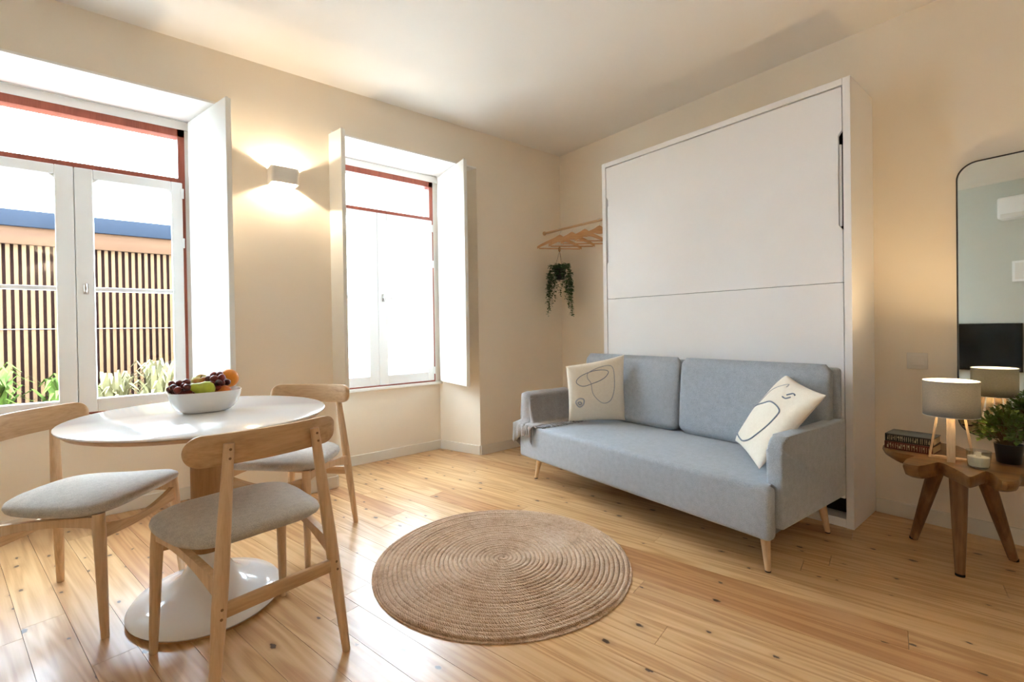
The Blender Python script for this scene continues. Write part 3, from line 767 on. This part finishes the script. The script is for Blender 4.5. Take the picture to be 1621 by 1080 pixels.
APP = [(0.02, -0.78), (0.30, -0.90), (0.62, -0.82), (0.92, -0.40), (1.0, 0.05), (0.93, 0.48), (0.70, 0.82), (0.38, 0.90), (0.14, 0.80), (0.02, 0.70)]
PEAR = [(0.02, -1.0), (0.45, -0.95), (0.85, -0.62), (1.0, -0.15), (0.90, 0.30), (0.62, 0.72), (0.48, 1.10), (0.40, 1.40), (0.22, 1.58), (0.02, 1.62)]
fruit('orange', 'whole orange at the back right of the fruit bowl', (0.088, 0.040, 0.122), 0.038, 'orange', stem=False)
fruit('pear', 'yellow-green pear lying across the front of the bowl', (-0.006, -0.058, 0.092), 0.034, 'pear', prof=PEAR, rot=Matrix.Rotation(math.radians(-72), 4, 'Y'))
fruit('apple', 'yellow and red apple at the top of the fruit bowl', (-0.012, 0.042, 0.110), 0.034, 'apple', prof=APP, rot=Matrix.Rotation(math.radians(25), 4, 'X'))
fruit('peach', 'orange-red peach low at the right front of the bowl', (0.058, -0.040, 0.070), 0.031, 'peach', stem=False)
fruit('peach', 'red peach buried low in the middle of the bowl', (-0.050, 0.005, 0.055), 0.034, 'peach', stem=False)
fruit('apple', 'apple buried at the back left of the bowl', (-0.055, 0.035, 0.085), 0.030, 'apple', prof=APP, stem=False)
gme = None
def bunch(label, spots, seed):
    global gme
    rg = random.Random(seed); root = thing('grape_bunch', label, 'grapes', BC, group='grape bunches in the white bowl')
    if gme is None:
        bm = B(); sphere(bm, (0, 0, 0), 0.0135, 1, 1, 1.12, 12, 8); tmp = obj('grape', bm, 'grape', root, angle=180); gme = tmp.data; first = tmp
    else: first = None
    for i, p in enumerate(spots):
        if first: g_ = first; first = None
        else: g_ = bpy.data.objects.new('grape', gme); col.objects.link(g_); g_.parent = root
        g_.location = p; g_.rotation_euler = (rg.uniform(0, 3), rg.uniform(0, 3), 0); k = rg.uniform(0.9, 1.1); g_.scale = (k, k, k)
    bm = B(); q = [Vector(p) for p in spots[::3]]; tube(bm, q, 0.0016, 5); obj('stalk', bm, 'stem', root)
def cluster(cx, cy, cz, rx, ry, rz, n, seed):
    rg = random.Random(seed); out = []
    tries = 0
    while len(out) < n and tries < 4000:
        tries += 1
        p = Vector((rg.gauss(0, 1), rg.gauss(0, 1), rg.gauss(0, 1))).normalized()*rg.uniform(0.55, 1)
        p = Vector((cx+p.x*rx, cy+p.y*ry, cz+p.z*rz))
        if all((p-o).length > 0.0215 for o in out): out.append(p)
    return out
bunch('red grape bunch hanging over the left side of the bowl', cluster(-0.078, -0.022, 0.098, 0.046, 0.050, 0.028, 24, 5), 5)
bunch('red grape bunch heaped between the pear and the orange', cluster(0.040, -0.012, 0.112, 0.036, 0.046, 0.034, 24, 9), 9)

# ------------------------------------------------------------------ wall light
def wall_light(loc, rz, label, watts):
    w = thing('wall_light', label, 'wall light', loc, rz)
    W2, HH, DP = 0.080, 0.048, 0.100
    def sconce_ring(wd, dp, z):
        pts = []; r = 0.02
        pts.append((-wd, -0.001, z))
        for i in range(7):
            a = PI+PI/2*i/6; pts.append((-wd+r+r*math.cos(a), -dp+r+r*math.sin(a), z))
        for i in range(7):
            a = 1.5*PI+PI/2*i/6; pts.append((wd-r+r*math.cos(a), -dp+r+r*math.sin(a), z))
        pts.append((wd, -0.001, z)); return pts
    bm = B(); o1 = sconce_ring(W2, DP, -HH); o2 = sconce_ring(W2, DP, HH); i2 = sconce_ring(W2-0.006, DP-0.006, HH); i1 = sconce_ring(W2-0.006, DP-0.006, -HH)
    vv = [[bm.verts.new(p) for p in r] for r in (o1, o2, i2, i1)]
    for a in range(4):
        r0, r1 = vv[a], vv[(a+1) % 4]
        for j in range(len(r0)-1): bm.faces.new((r0[j], r0[j+1], r1[j+1], r1[j]))
    bmesh.ops.recalc_face_normals(bm, faces=bm.faces); obj('housing', bm, 'fixture', w)
    boxobj('back_plate', 'fixture', w, -W2+0.006, W2-0.006, -0.006, -0.001, -HH+0.002, HH-0.002)
    bm = B(); tube(bm, [(-0.024, -0.052, 0), (-0.020, -0.052, 0), (0.020, -0.052, 0), (0.024, -0.052, 0)], [0.004, 0.008, 0.008, 0.004], 12); obj('bulb', bm, emit('warm_bulb_glow', (1.0, 0.80, 0.55), 60.0), w)
    boxobj('socket', 'fixture', w, -0.012, 0.012, -0.045, -0.006, -0.008, 0.008, 0.002)
    ld = bpy.data.lights.new('wall_light_lamp', 'POINT'); ld.energy = watts; ld.color = (1.0, 0.82, 0.62); ld.shadow_soft_size = 0.012
    lo = bpy.data.objects.new('wall_light_lamp', ld); col.objects.link(lo); lo.parent = w; lo.location = (0, -0.052, 0.0)


wall_light((-2.475, 0.0, 2.016), 0.0, 'white up-and-down wall light glowing between the two windows', 16.0)
wall_light((-4.0, YB, 2.016), PI, 'added up-and-down wall light behind the camera, unseen fill for the window wall', 54.0)  # no known fitting here; added to brighten the window wall and corner

# ------------------------------------------------------------------ clothes rail, hangers, hanging plant
RXP, RZ = -0.22, 1.934
r = thing('clothes_rail', 'wooden clothes rail between window wall and wall bed', 'clothes rail', (RXP, 0, RZ))
bm = B(); tube(bm, [(0, -0.004, 0), (0, -0.833, 0)], 0.0105, 14); obj('rod', bm, 'rail', r)
for y in (-0.001, -0.829):
    bm = B(); tube(bm, [(0, y, 0), (0, y-0.008, 0)], 0.019, 16); obj('socket', bm, 'rail', r)
def make_hanger():
    h = thing('coat_hanger', 'x', 'hanger', group='coat hangers on the rail')
    # local: x across the shoulders, hook above the origin (rod centre)
    bm = B(); pts = [(0.0, 0, -0.060), (0.0, 0, -0.035), (0.012, 0, -0.020), (0.0165, 0, -0.004), (0.012, 0, 0.010), (0.0, 0, 0.0155), (-0.011, 0, 0.011), (-0.016, 0, 0.0)]
    tube(bm, pts, 0.0018, 8, upv=(0, 1, 0)); obj('hook', bm, 'chrome', h)
    bm = B(); rings = []
    for k in range(25):
        u = -1+2*k/24; x = 0.205*u; z = -0.066-0.098*abs(u)**1.25-0.006*math.cos(PI*u)
        hh = 0.020-0.007*abs(u)+0.020*math.exp(-(u/0.16)**2)
        yb = 0.012*u*u
        rings.append([(x, yb-0.006, z-hh), (x, yb+0.006, z-hh), (x, yb+0.007, z), (x, yb+0.006, z+hh*0.7), (x, yb-0.006, z+hh*0.7), (x, yb-0.007, z)])
    loft(bm, rings); bmesh.ops.recalc_face_normals(bm, faces=bm.faces); obj('shoulders', bm, 'hanger', h)
    bm = B(); tube(bm, [(-0.19, 0.009, -0.168), (0.19, 0.009, -0.168)], 0.0055, 8); obj('trouser_bar', bm, 'hanger', h)
    return h
h0 = make_hanger()
hs = [(-0.205, -30, 'wooden coat hanger nearest the corner holding the hanging plant'), (-0.355, -34, 'second wooden coat hanger from the corner'),
      (-0.505, -36, 'third wooden coat hanger from the corner'), (-0.665, -34, 'wooden coat hanger half hidden by the wall bed')]
for i, (y, a, lb) in enumerate(hs):
    o = h0 if i == 0 else copy_tree(h0)
    o.location = (RXP, y, RZ); o.rotation_euler = (0, 0, math.radians(a)); o['label'] = lb
hp = thing('hanging_plant', 'trailing green plant in a black pot hung from a coat hanger', 'plant', (-0.222, -0.203, 1.485))
bm = B(); lathe(bm, [(0.036, 0.0), (0.042, 0.004), (0.052, 0.095), (0.048, 0.095), (0.040, 0.085), (0.005, 0.083)], 24); obj('pot', bm, 'black', hp)
for k in range(3):
    a = 2*PI*k/3+0.4
    bm = B(); tube(bm, [(0.05*math.cos(a), 0.05*math.sin(a), 0.092), (0.02*math.cos(a), 0.02*math.sin(a), 0.19), (0, 0, 0.262)], 0.0013, 5); obj('cord', bm, 'stem', hp)
bm = B(); tube(bm, [(0, 0, 0.25), (0, 0, 0.262), (0, 0, 0.285), (0, 0, 0.297)], [0.006, 0.011, 0.011, 0.006], 10); obj('bead', bm, 'oak_dark', hp)
def leaf(bm, p, d, w, ln, wd, fold=0.25):
    d = d.normalized(); sd = d.cross(w)
    if sd.length < 1e-4: sd = d.cross(Vector((1, 0, 0.3)))
    sd.normalize(); up_ = sd.cross(d)
    a = bm.verts.new(p); b = bm.verts.new(p+d*ln*0.45+sd*wd+up_*wd*fold); c_ = bm.verts.new(p+d*ln); e = bm.verts.new(p+d*ln*0.45-sd*wd+up_*wd*fold); m = bm.verts.new(p+d*ln*0.5)
    bm.faces.new((a, b, m)); bm.faces.new((b, c_, m)); bm.faces.new((a, m, e)); bm.faces.new((m, c_, e))
rg = random.Random(11); bl = B(); bs = B()
vines = [(2.55, 0.43), (2.75, 0.46), (2.3, 0.36), (2.9, 0.40), (-0.35, 0.44), (-0.1, 0.46), (0.15, 0.42), (-0.6, 0.45), (0.4, 0.38), (-0.9, 0.34), (1.4, 0.25), (1.7, 0.20), (2.0, 0.30), (-1.3, 0.22), (-1.6, 0.15), (-2.0, 0.18), (0.8, 0.28), (3.1, 0.33)]
for (a, ln) in vines:
    a += rg.uniform(-.08, .08)-0.67; d = Vector((math.cos(a), math.sin(a), 0)); pts = []; n = int(ln/0.017)
    sw = Vector((rg.uniform(-.02, .02), rg.uniform(-.02, .02), 0))
    for k in range(n+1):
        q = k/n; out_ = 0.040+0.052*min(1, q*7)+0.016*q
        z = 0.095+0.035*math.sin(min(1, q*6)*PI)*(1 if q < 0.17 else 0)-max(0, q-0.10)*ln*1.02
        pts.append(d*out_+sw*q+Vector((rg.uniform(-.004, .004), rg.uniform(-.004, .004), z)))
    tube(bs, pts, 0.0011, 4)
    for k, p in enumerate(pts):
        sz = (0.017 if k/n < 0.6 else 0.011)*rg.uniform(0.8, 1.3)
        for q in range(3 if k/n < 0.75 else 2):
            b = rg.uniform(0, 2*PI); leaf(bl, p, Vector((math.cos(b), math.sin(b), rg.uniform(-0.9, 0.5))), Vector((0, 0, 1)), sz*2.0, sz*0.75)
for k in range(120):
    a = rg.uniform(0, 2*PI); rr = 0.045*math.sqrt(rg.random()); p = Vector((rr*math.cos(a), rr*math.sin(a), 0.095+rg.uniform(0, 0.03)))
    leaf(bl, p, Vector((math.cos(a), math.sin(a), rg.uniform(0.1, 1.0))), Vector((0, 0, 1)), 0.030, 0.011)
obj('vine_leaves', bl, 'leaf_dark', hp, smooth=False)['kind'] = 'stuff'
obj('vine_stems', bs, 'leaf_dark', hp)['kind'] = 'stuff'

# ------------------------------------------------------------------ rug
rug = None
bm = B(); uvl = bm.loops.layers.uv.new('UVMap')
pitch = 0.0205; RO = 0.580; turns = RO/pitch; ht = 0.0055
steps = []; th = 0.6
while True:
    rr = pitch*th/(2*PI)
    if rr > RO-pitch/2: break
    steps.append((th, rr)); th += 0.05 if rr > 0.3 else (0.075 if rr > 0.12 else 0.15)
NP = 7; prev = None; arc = 0.0; lastp = None; wob = random.Random(5)
ph = [wob.uniform(0, 6.28) for _ in range(6)]
for (th, rr) in steps:
    wv = 1+0.010*math.sin(3*th+ph[0])*(rr/RO)**3+0.006*math.sin(7*th+ph[1])*(rr/RO)**3
    c_ = Vector((math.cos(th), math.sin(th), 0)); p = c_*rr*wv
    if lastp is not None: arc += (p-lastp).length
    lastp = p
    lift = 0.0015*math.sin(2*th+ph[2])*rr+0.0022*math.sin(0.37*th)
    tail = min(1.0, (steps[-1][0]-th)/5.0); p = p-c_*(pitch*0.5*(1-tail))
    ring = []
    for j in range(NP):
        a = PI*j/(NP-1)
        ring.append(bm.verts.new((p+c_*(math.cos(a)*pitch*0.53*max(0.08, tail))+Vector((0, 0, 0.0022+abs(lift)*(0 if j in (0, NP-1) else 1)+math.sin(a)*(ht+0.003))))))
    if prev:
        for j in range(NP-1):
            f_ = bm.faces.new((prev[0][j], prev[0][j+1], ring[j+1], ring[j]))
            for lp, (uu, v_) in zip(f_.loops, ((prev[1], j), (prev[1], j+1), (arc, j+1), (arc, j))): lp[uvl].uv = (uu, v_/(NP-1))
    prev = (ring, arc)
bmesh.ops.recalc_face_normals(bm, faces=bm.faces)
rg_root = thing('jute_rug', 'round braided natural jute rug on the pine floor', 'rug', (-1.928, -1.508, 0))
obj('braid', bm, 'jute', rg_root, angle=60)
bm = B(); loft(bm, [[(0.572*math.cos(2*PI*i/64), 0.572*math.sin(2*PI*i/64), z) for i in range(64)] for z in (0.0005, 0.0045)]); obj('backing', bm, 'jute', rg_root)

# ------------------------------------------------------------------ stool with root slab
ST = 0.457; SP = Vector((-0.44, -2.83, 0))
st = thing('side_stool', 'three-legged side table with irregular root-wood top beneath the mirror', 'side table', SP)
front = [(-0.42, -2.572), (-0.508, -2.632), (-0.520, -2.70), (-0.60, -2.690), (-0.695, -2.700), (-0.700, -2.748), (-0.62, -2.775), (-0.572, -2.795), (-0.616, -2.835), (-0.70, -2.885), (-0.742, -2.907), (-0.690, -2.922), (-0.60, -2.938), (-0.63, -2.965), (-0.712, -2.992), (-0.680, -3.030), (-0.55, -3.035),
         (-0.50, -3.08), (-0.44, -3.14), (-0.36, -3.11), (-0.34, -3.03), (-0.25, -3.06), (-0.16, -3.02), (-0.19, -2.93), (-0.24, -2.86), (-0.15, -2.80), (-0.13, -2.72), (-0.22, -2.69), (-0.29, -2.70), (-0.27, -2.60), (-0.34, -2.56)]
k = len(front); sm = []
for i in range(k):
    p0, p1, p2, p3 = [Vector(front[(i+q) % k]) for q in (-1, 0, 1, 2)]
    for j in range(3):
        tt = j/3; sm.append(0.5*((2*p1)+(p2-p0)*tt+(2*p0-5*p1+4*p2-p3)*tt*tt+(3*p1-p0-3*p2+p3)*tt**3)-SP.to_2d())
cen = Vector((0.0, -0.02))
bm = B(); rings = []
for (sc, z) in ((0.90, ST-0.050), (0.965, ST-0.040), (1.0, ST-0.018), (0.995, ST-0.006), (0.975, ST)):
    rings.append([(cen.x+(p.x-cen.x)*sc, cen.y+(p.y-cen.y)*sc, z+0.006*math.sin(9*p.x+7*p.y)*(1 if z < ST-0.03 else 0)) for p in sm])
loft(bm, rings); bmesh.ops.recalc_face_normals(bm, faces=bm.faces); obj('slab', bm, 'root', st, angle=35)
for (fx, fy, tx, ty) in ((-0.285, -2.658, -0.385, -2.765), (-0.575, -2.858, -0.530, -2.850), (-0.233, -2.988, -0.370, -2.905)):
    f_ = Vector((fx, fy, 0.0005))-SP; t_ = Vector((tx, ty, ST-0.046))-SP
    bm = B(); tube(bm, [f_, f_.lerp(t_, 0.03), f_.lerp(t_, 0.5), t_], [0.014, 0.017, 0.025, 0.032], 10); lg = obj('leg', bm, 'root_leg', st, angle=25)
    bm = B(); tube(bm, [f_+Vector((0, 0, -0.0003)), f_+Vector((0, 0, 0.010))], 0.0165, 10); obj('foot_tip', bm, 'dark', lg)

# ------------------------------------------------------------------ table lamp
LP = Vector((-0.468, -2.819, ST+0.0005))
lamp = thing('table_lamp', 'lit table lamp with grey drum shade and ash frame on the stool', 'lamp', LP, math.radians(7.6))
RW = 0.014
for ax in (0, 1):
    R4 = Matrix.Rotation(PI/2*ax, 4, 'Z')
    for sgn in (-1, 1):
        bm = B(); x0, x1, zt = sgn*0.070, sgn*0.040, 0.215
        prism(bm, [(x0-0.0045, 0.0), (x0+0.0045, 0.0), (x1+0.0045, zt), (x1-0.0045, zt)], -RW, RW, 0.001, 1, fn=lambda p, q, r_: (p, r_, q))
        bmesh.ops.transform(bm, matrix=R4, verts=bm.verts); obj('leg', bm, 'lamp_wood', lamp)
    bm = B(); box(bm, -0.066, 0.066, -RW, RW, 0.0, 0.008, 0.001, 1); bmesh.ops.transform(bm, matrix=R4, verts=bm.verts); obj('foot_bar', bm, 'lamp_wood', lamp)
    bm = B(); box(bm, -0.040, 0.040, -RW, RW, 0.207, 0.215, 0.001, 1); bmesh.ops.transform(bm, matrix=R4, verts=bm.verts); obj('top_bar', bm, 'lamp_wood', lamp)
bm = B(); lathe(bm, [(0.016, 0.215), (0.016, 0.236), (0.047, 0.238), (0.049, 0.240), (0.016, 0.241), (0.016, 0.247)], 28); obj('socket', bm, 'fixture', lamp)  # wide flange added to block the bulb's direct downward light
bm = B(); sphere(bm, (0, 0, 0.268), 0.024, 1, 1, 1.15); obj('bulb', bm, emit('lamp_bulb_glow', (1.0, 0.74, 0.42), 40.0), lamp)
SR, SZ0, SZ1 = 0.0930, 0.190, 0.341
bm = B(); n = 64
vv = [[bm.verts.new((rr*math.cos(2*PI*i/n), rr*math.sin(2*PI*i/n), z)) for i in range(n)] for rr, z in ((SR, SZ0), (SR, SZ1))]
for i in range(n): bm.faces.new((vv[0][i], vv[0][(i+1) % n], vv[1][(i+1) % n], vv[1][i]))
sh = obj('shade', bm, 'shade', lamp, angle=180)
bm = B(); n = 64
vv = [[bm.verts.new((rr*math.cos(2*PI*i/n), rr*math.sin(2*PI*i/n), z)) for i in range(n)] for rr, z in ((SR-0.0025, SZ0+0.001), (SR-0.0025, SZ1-0.001))]
for i in range(n): bm.faces.new((vv[0][i], vv[1][i], vv[1][(i+1) % n], vv[0][(i+1) % n]))
def lining_mat():
    m, nt, out = new_mat('white_shade_lining')
    f = noise(nt, objcoord(nt), 80.0); c = ramp(nt, f, [(0.3, (0.84, 0.83, 0.80)), (0.7, (0.88, 0.87, 0.85))])
    d = nt.nodes.new('ShaderNodeBsdfDiffuse'); t_ = nt.nodes.new('ShaderNodeBsdfTranslucent'); L(nt, c, d.inputs['Color']); L(nt, c, t_.inputs['Color'])
    mx = nt.nodes.new('ShaderNodeMixShader'); mx.inputs[0].default_value = 0.25
    L(nt, d.outputs[0], mx.inputs[1]); L(nt, t_.outputs[0], mx.inputs[2]); L(nt, mx.outputs[0], out.inputs['Surface']); return m
obj('lining', bm, lining_mat(), sh, angle=180)
bm = B(); 
for z in (SZ0, SZ1): tube(bm, [((SR-0.001)*math.cos(2*PI*i/48), (SR-0.001)*math.sin(2*PI*i/48), z) for i in range(48)], 0.0016, 6, False, True)
obj('shade_ring', bm, 'fixture', sh)
bm = B()
for k in range(3):
    a = 2*PI*k/3; tube(bm, [(0.012*math.cos(a), 0.012*math.sin(a), 0.236), ((SR-0.004)*math.cos(a), (SR-0.004)*math.sin(a), 0.236)], 0.0012, 6)
obj('spider', bm, 'chrome', sh)
ld = bpy.data.lights.new('table_lamp_light', 'POINT'); ld.energy = 27.0; ld.color = (1.0, 0.70, 0.38); ld.shadow_soft_size = 0.026
lo = bpy.data.objects.new('table_lamp_light', ld); col.objects.link(lo); lo.parent = lamp; lo.location = (0, 0, 0.268)

# ------------------------------------------------------------------ books, candle, plant on the stool
def book(label, z0, th, dx, spine, rz, seed):
    b = thing('book', label, 'book', (-0.378+dx, -2.674, z0), math.radians(rz), 'old books stacked on the stool')
    x0, x1, y0, y1 = -0.066, 0.066, -0.088, 0.088
    boxobj('pages', 'paper', b, x0+0.003, x1-0.004, y0+0.003, y1-0.003, 0.003, th-0.003)
    boxobj('cover', 'book_blue' if spine == 'book_black' else spine, b, x0, x1, y0, y1, th-0.003, th, 0.0006, 1)
    boxobj('cover', spine, b, x0, x1, y0, y1, 0.0, 0.003, 0.0006, 1)
    bm = B(); prism(bm, [(x0+0.0005, y0), (x0+0.0005, y1), (x0-0.004, y1), (x0-0.004, y0)], 0.0003, th-0.0003, 0.0015, 2); sp_ = obj('spine', bm, spine, b)
    rg = random.Random(seed); y = y1-0.010; bm = B()
    while y > y0+0.012:
        wd = rg.uniform(0.0025, 0.006); hh = th*rg.uniform(0.30, 0.36)
        zc = th*0.5
        box(bm, x0-0.0046, x0-0.0038, y-wd, y-wd+0.0016, zc-hh, zc+hh)
        if rg.random() < 0.7: box(bm, x0-0.0046, x0-0.0038, y-wd, y, zc+rg.choice((-1, 0, 1))*hh*0.85-0.0008, zc+rg.choice((-1, 0, 1))*hh*0.1+0.0016)
        y -= wd+rg.uniform(0.0025, 0.005)
    obj('spine_lettering', bm, 'gilt', sp_, smooth=False)
book('dark red bound book at the bottom of the stack on the stool', ST+0.0005, 0.035, 0.0, 'book_red', -4, 2)
book('black spined book with slate cover on top of the stack on the stool', ST+0.0365, 0.035, 0.002, 'book_black', -2, 4)
cd = thing('candle', 'cream candle in a clear glass tumbler beside the lamp', 'candle', (-0.556, -2.913, ST+0.0005))
bm = B(); lathe(bm, [(0.030, 0.0), (0.033, 0.002), (0.0385, 0.070), (0.0365, 0.070), (0.0315, 0.008), (0.002, 0.007)], 36); obj('tumbler', bm, 'tumbler', cd, angle=50)
bm = B(); lathe(bm, [(0.029, 0.0085), (0.031, 0.012), (0.0335, 0.044), (0.0325, 0.046), (0.002, 0.046)], 36); obj('wax', bm, 'wax', cd, angle=50)
bm = B(); box(bm, -0.0008, 0.0008, -0.008, 0.008, 0.046, 0.066, 0.0003, 1); obj('wick', bm, 'wax', cd)
pp = thing('potted_plant', 'small bushy green plant in a black pot at the mirror', 'plant', (-0.372, -2.985, ST+0.0005))
bm = B(); lathe(bm, [(0.034, 0.0), (0.037, 0.003), (0.046, 0.080), (0.042, 0.080), (0.036, 0.070), (0.003, 0.069)], 28); obj('pot', bm, 'black', pp)
rg = random.Random(17); bl = B(); bs = B()
for k in range(120):
    a = rg.uniform(0, 2*PI); el = rg.uniform(-0.30, 1.45); R_ = rg.uniform(0.075, 0.118)
    d = Vector((math.cos(a)*math.cos(el), math.sin(a)*math.cos(el), math.sin(el)))
    tip = Vector((0, 0, 0.125))+Vector((d.x*R_*1.0, d.y*R_*1.0, d.z*R_*0.95)); base_ = Vector((rg.uniform(-.02, .02), rg.uniform(-.02, .02), 0.072))
    mid = base_.lerp(tip, 0.55)+Vector((0, 0, 0.02)); tube(bs, [base_, mid, tip], 0.0011, 4)
    for q in range(11):
        f_ = rg.uniform(0.45, 1.0); p = base_.lerp(mid, f_*2) if f_ < 0.5 else mid.lerp(tip, (f_-0.5)*2)
        dd = (d+Vector((rg.uniform(-1, 1), rg.uniform(-1, 1), rg.uniform(-0.6, 1)))).normalized()
        leaf(bl, p, dd, Vector((0, 0, 1)), rg.uniform(0.016, 0.024), rg.uniform(0.007, 0.011))
obj('foliage', bl, 'leaf', pp, smooth=False)['kind'] = 'stuff'
obj('twigs', bs, 'stem', pp)['kind'] = 'stuff'

# ------------------------------------------------------------------ mirror
MC = Vector((-0.046, -3.10, 1.165)); MN = Vector((-0.998, 0.065, 0)).normalized()
mr = thing('wall_mirror', 'tall mirror with rounded corners and thin black frame', 'mirror', MC, math.atan2(MN.y, MN.x))
# local x = normal (into the room), local y = along wall
def rrect(hw, hh, r, n=10):
    o = []
    for (sx, sz, a0) in ((1, 1, 0), (-1, 1, PI/2), (-1, -1, PI), (1, -1, 1.5*PI)):
        for i in range(n+1):
            a = a0+PI/2*i/n; o.append((sx*(hw-r)+r*math.cos(a), sz*(hh-r)+r*math.sin(a)))
    return o
HWM, HHM = 0.315, 0.668
bm = B(); prism(bm, rrect(HWM-0.004, HHM-0.004, 0.075), -0.002, 0.0, fn=lambda p, q, r_: (r_, p, q)); obj('glass', bm, 'mirror', mr, smooth=False)
bm = B(); a = rrect(HWM, HHM, 0.079); b = rrect(HWM-0.005, HHM-0.005, 0.074)
loft(bm, [[(-0.016, p, q) for p, q in a], [(0.005, p, q) for p, q in a], [(0.005, p, q) for p, q in b], [(-0.016, p, q) for p, q in b]], False, True)
bmesh.ops.recalc_face_normals(bm, faces=bm.faces); obj('frame', bm, 'mirror_frame', mr)
bm = B(); prism(bm, rrect(HWM-0.006, HHM-0.006, 0.073), -0.014, -0.003, fn=lambda p, q, r_: (r_, p, q)); obj('backing', bm, 'mirror_frame', mr, smooth=False)

# ------------------------------------------------------------------ switch on the wall, far wall fittings seen in the mirror
sw = thing('light_switch', 'white light switch on the cream wall above the books', 'switch', (0, -2.628, 0.85))
boxobj('plate', 'fixture', sw, -0.009, -0.0005, -0.043, 0.043, -0.043, 0.043, 0.003)
boxobj('rocker', 'fixture', sw, -0.013, -0.008, -0.030, 0.022, -0.024, 0.024, 0.002)
tv = thing('television', 'black flat television reflected in the mirror', 'television', (XW, -1.62, 0.74))
boxobj('bracket', 'black', tv, 0.0005, 0.03, -0.15, 0.15, -0.12, 0.12)
boxobj('casing', 'black', tv, 0.03, 0.065, -0.50, 0.50, -0.29, 0.285, 0.004)
boxobj('screen', 'screen', tv, 0.0652, 0.067, -0.492, 0.492, -0.275, 0.277)
ac = thing('air_conditioner', 'white air conditioner high on the wall reflected in the mirror', 'air conditioner', (XW, -2.33, 2.235))
boxobj('body', 'white', ac, 0.0005, 0.19, -0.39, 0.39, 0.0, 0.25, 0.025, 3)
boxobj('flap', 'fixture', ac, 0.14, 0.195, -0.36, 0.36, 0.012, 0.055, 0.004)
eb = thing('wall_panel', 'small white control panel on the wall reflected in the mirror', 'panel', (XW, -2.16, 1.63))
boxobj('box', 'white', eb, 0.0005, 0.03, -0.13, 0.13, -0.12, 0.12, 0.006)
boxobj('lid', 'fixture', eb, 0.030, 0.036, -0.105, 0.105, -0.095, 0.095, 0.003)
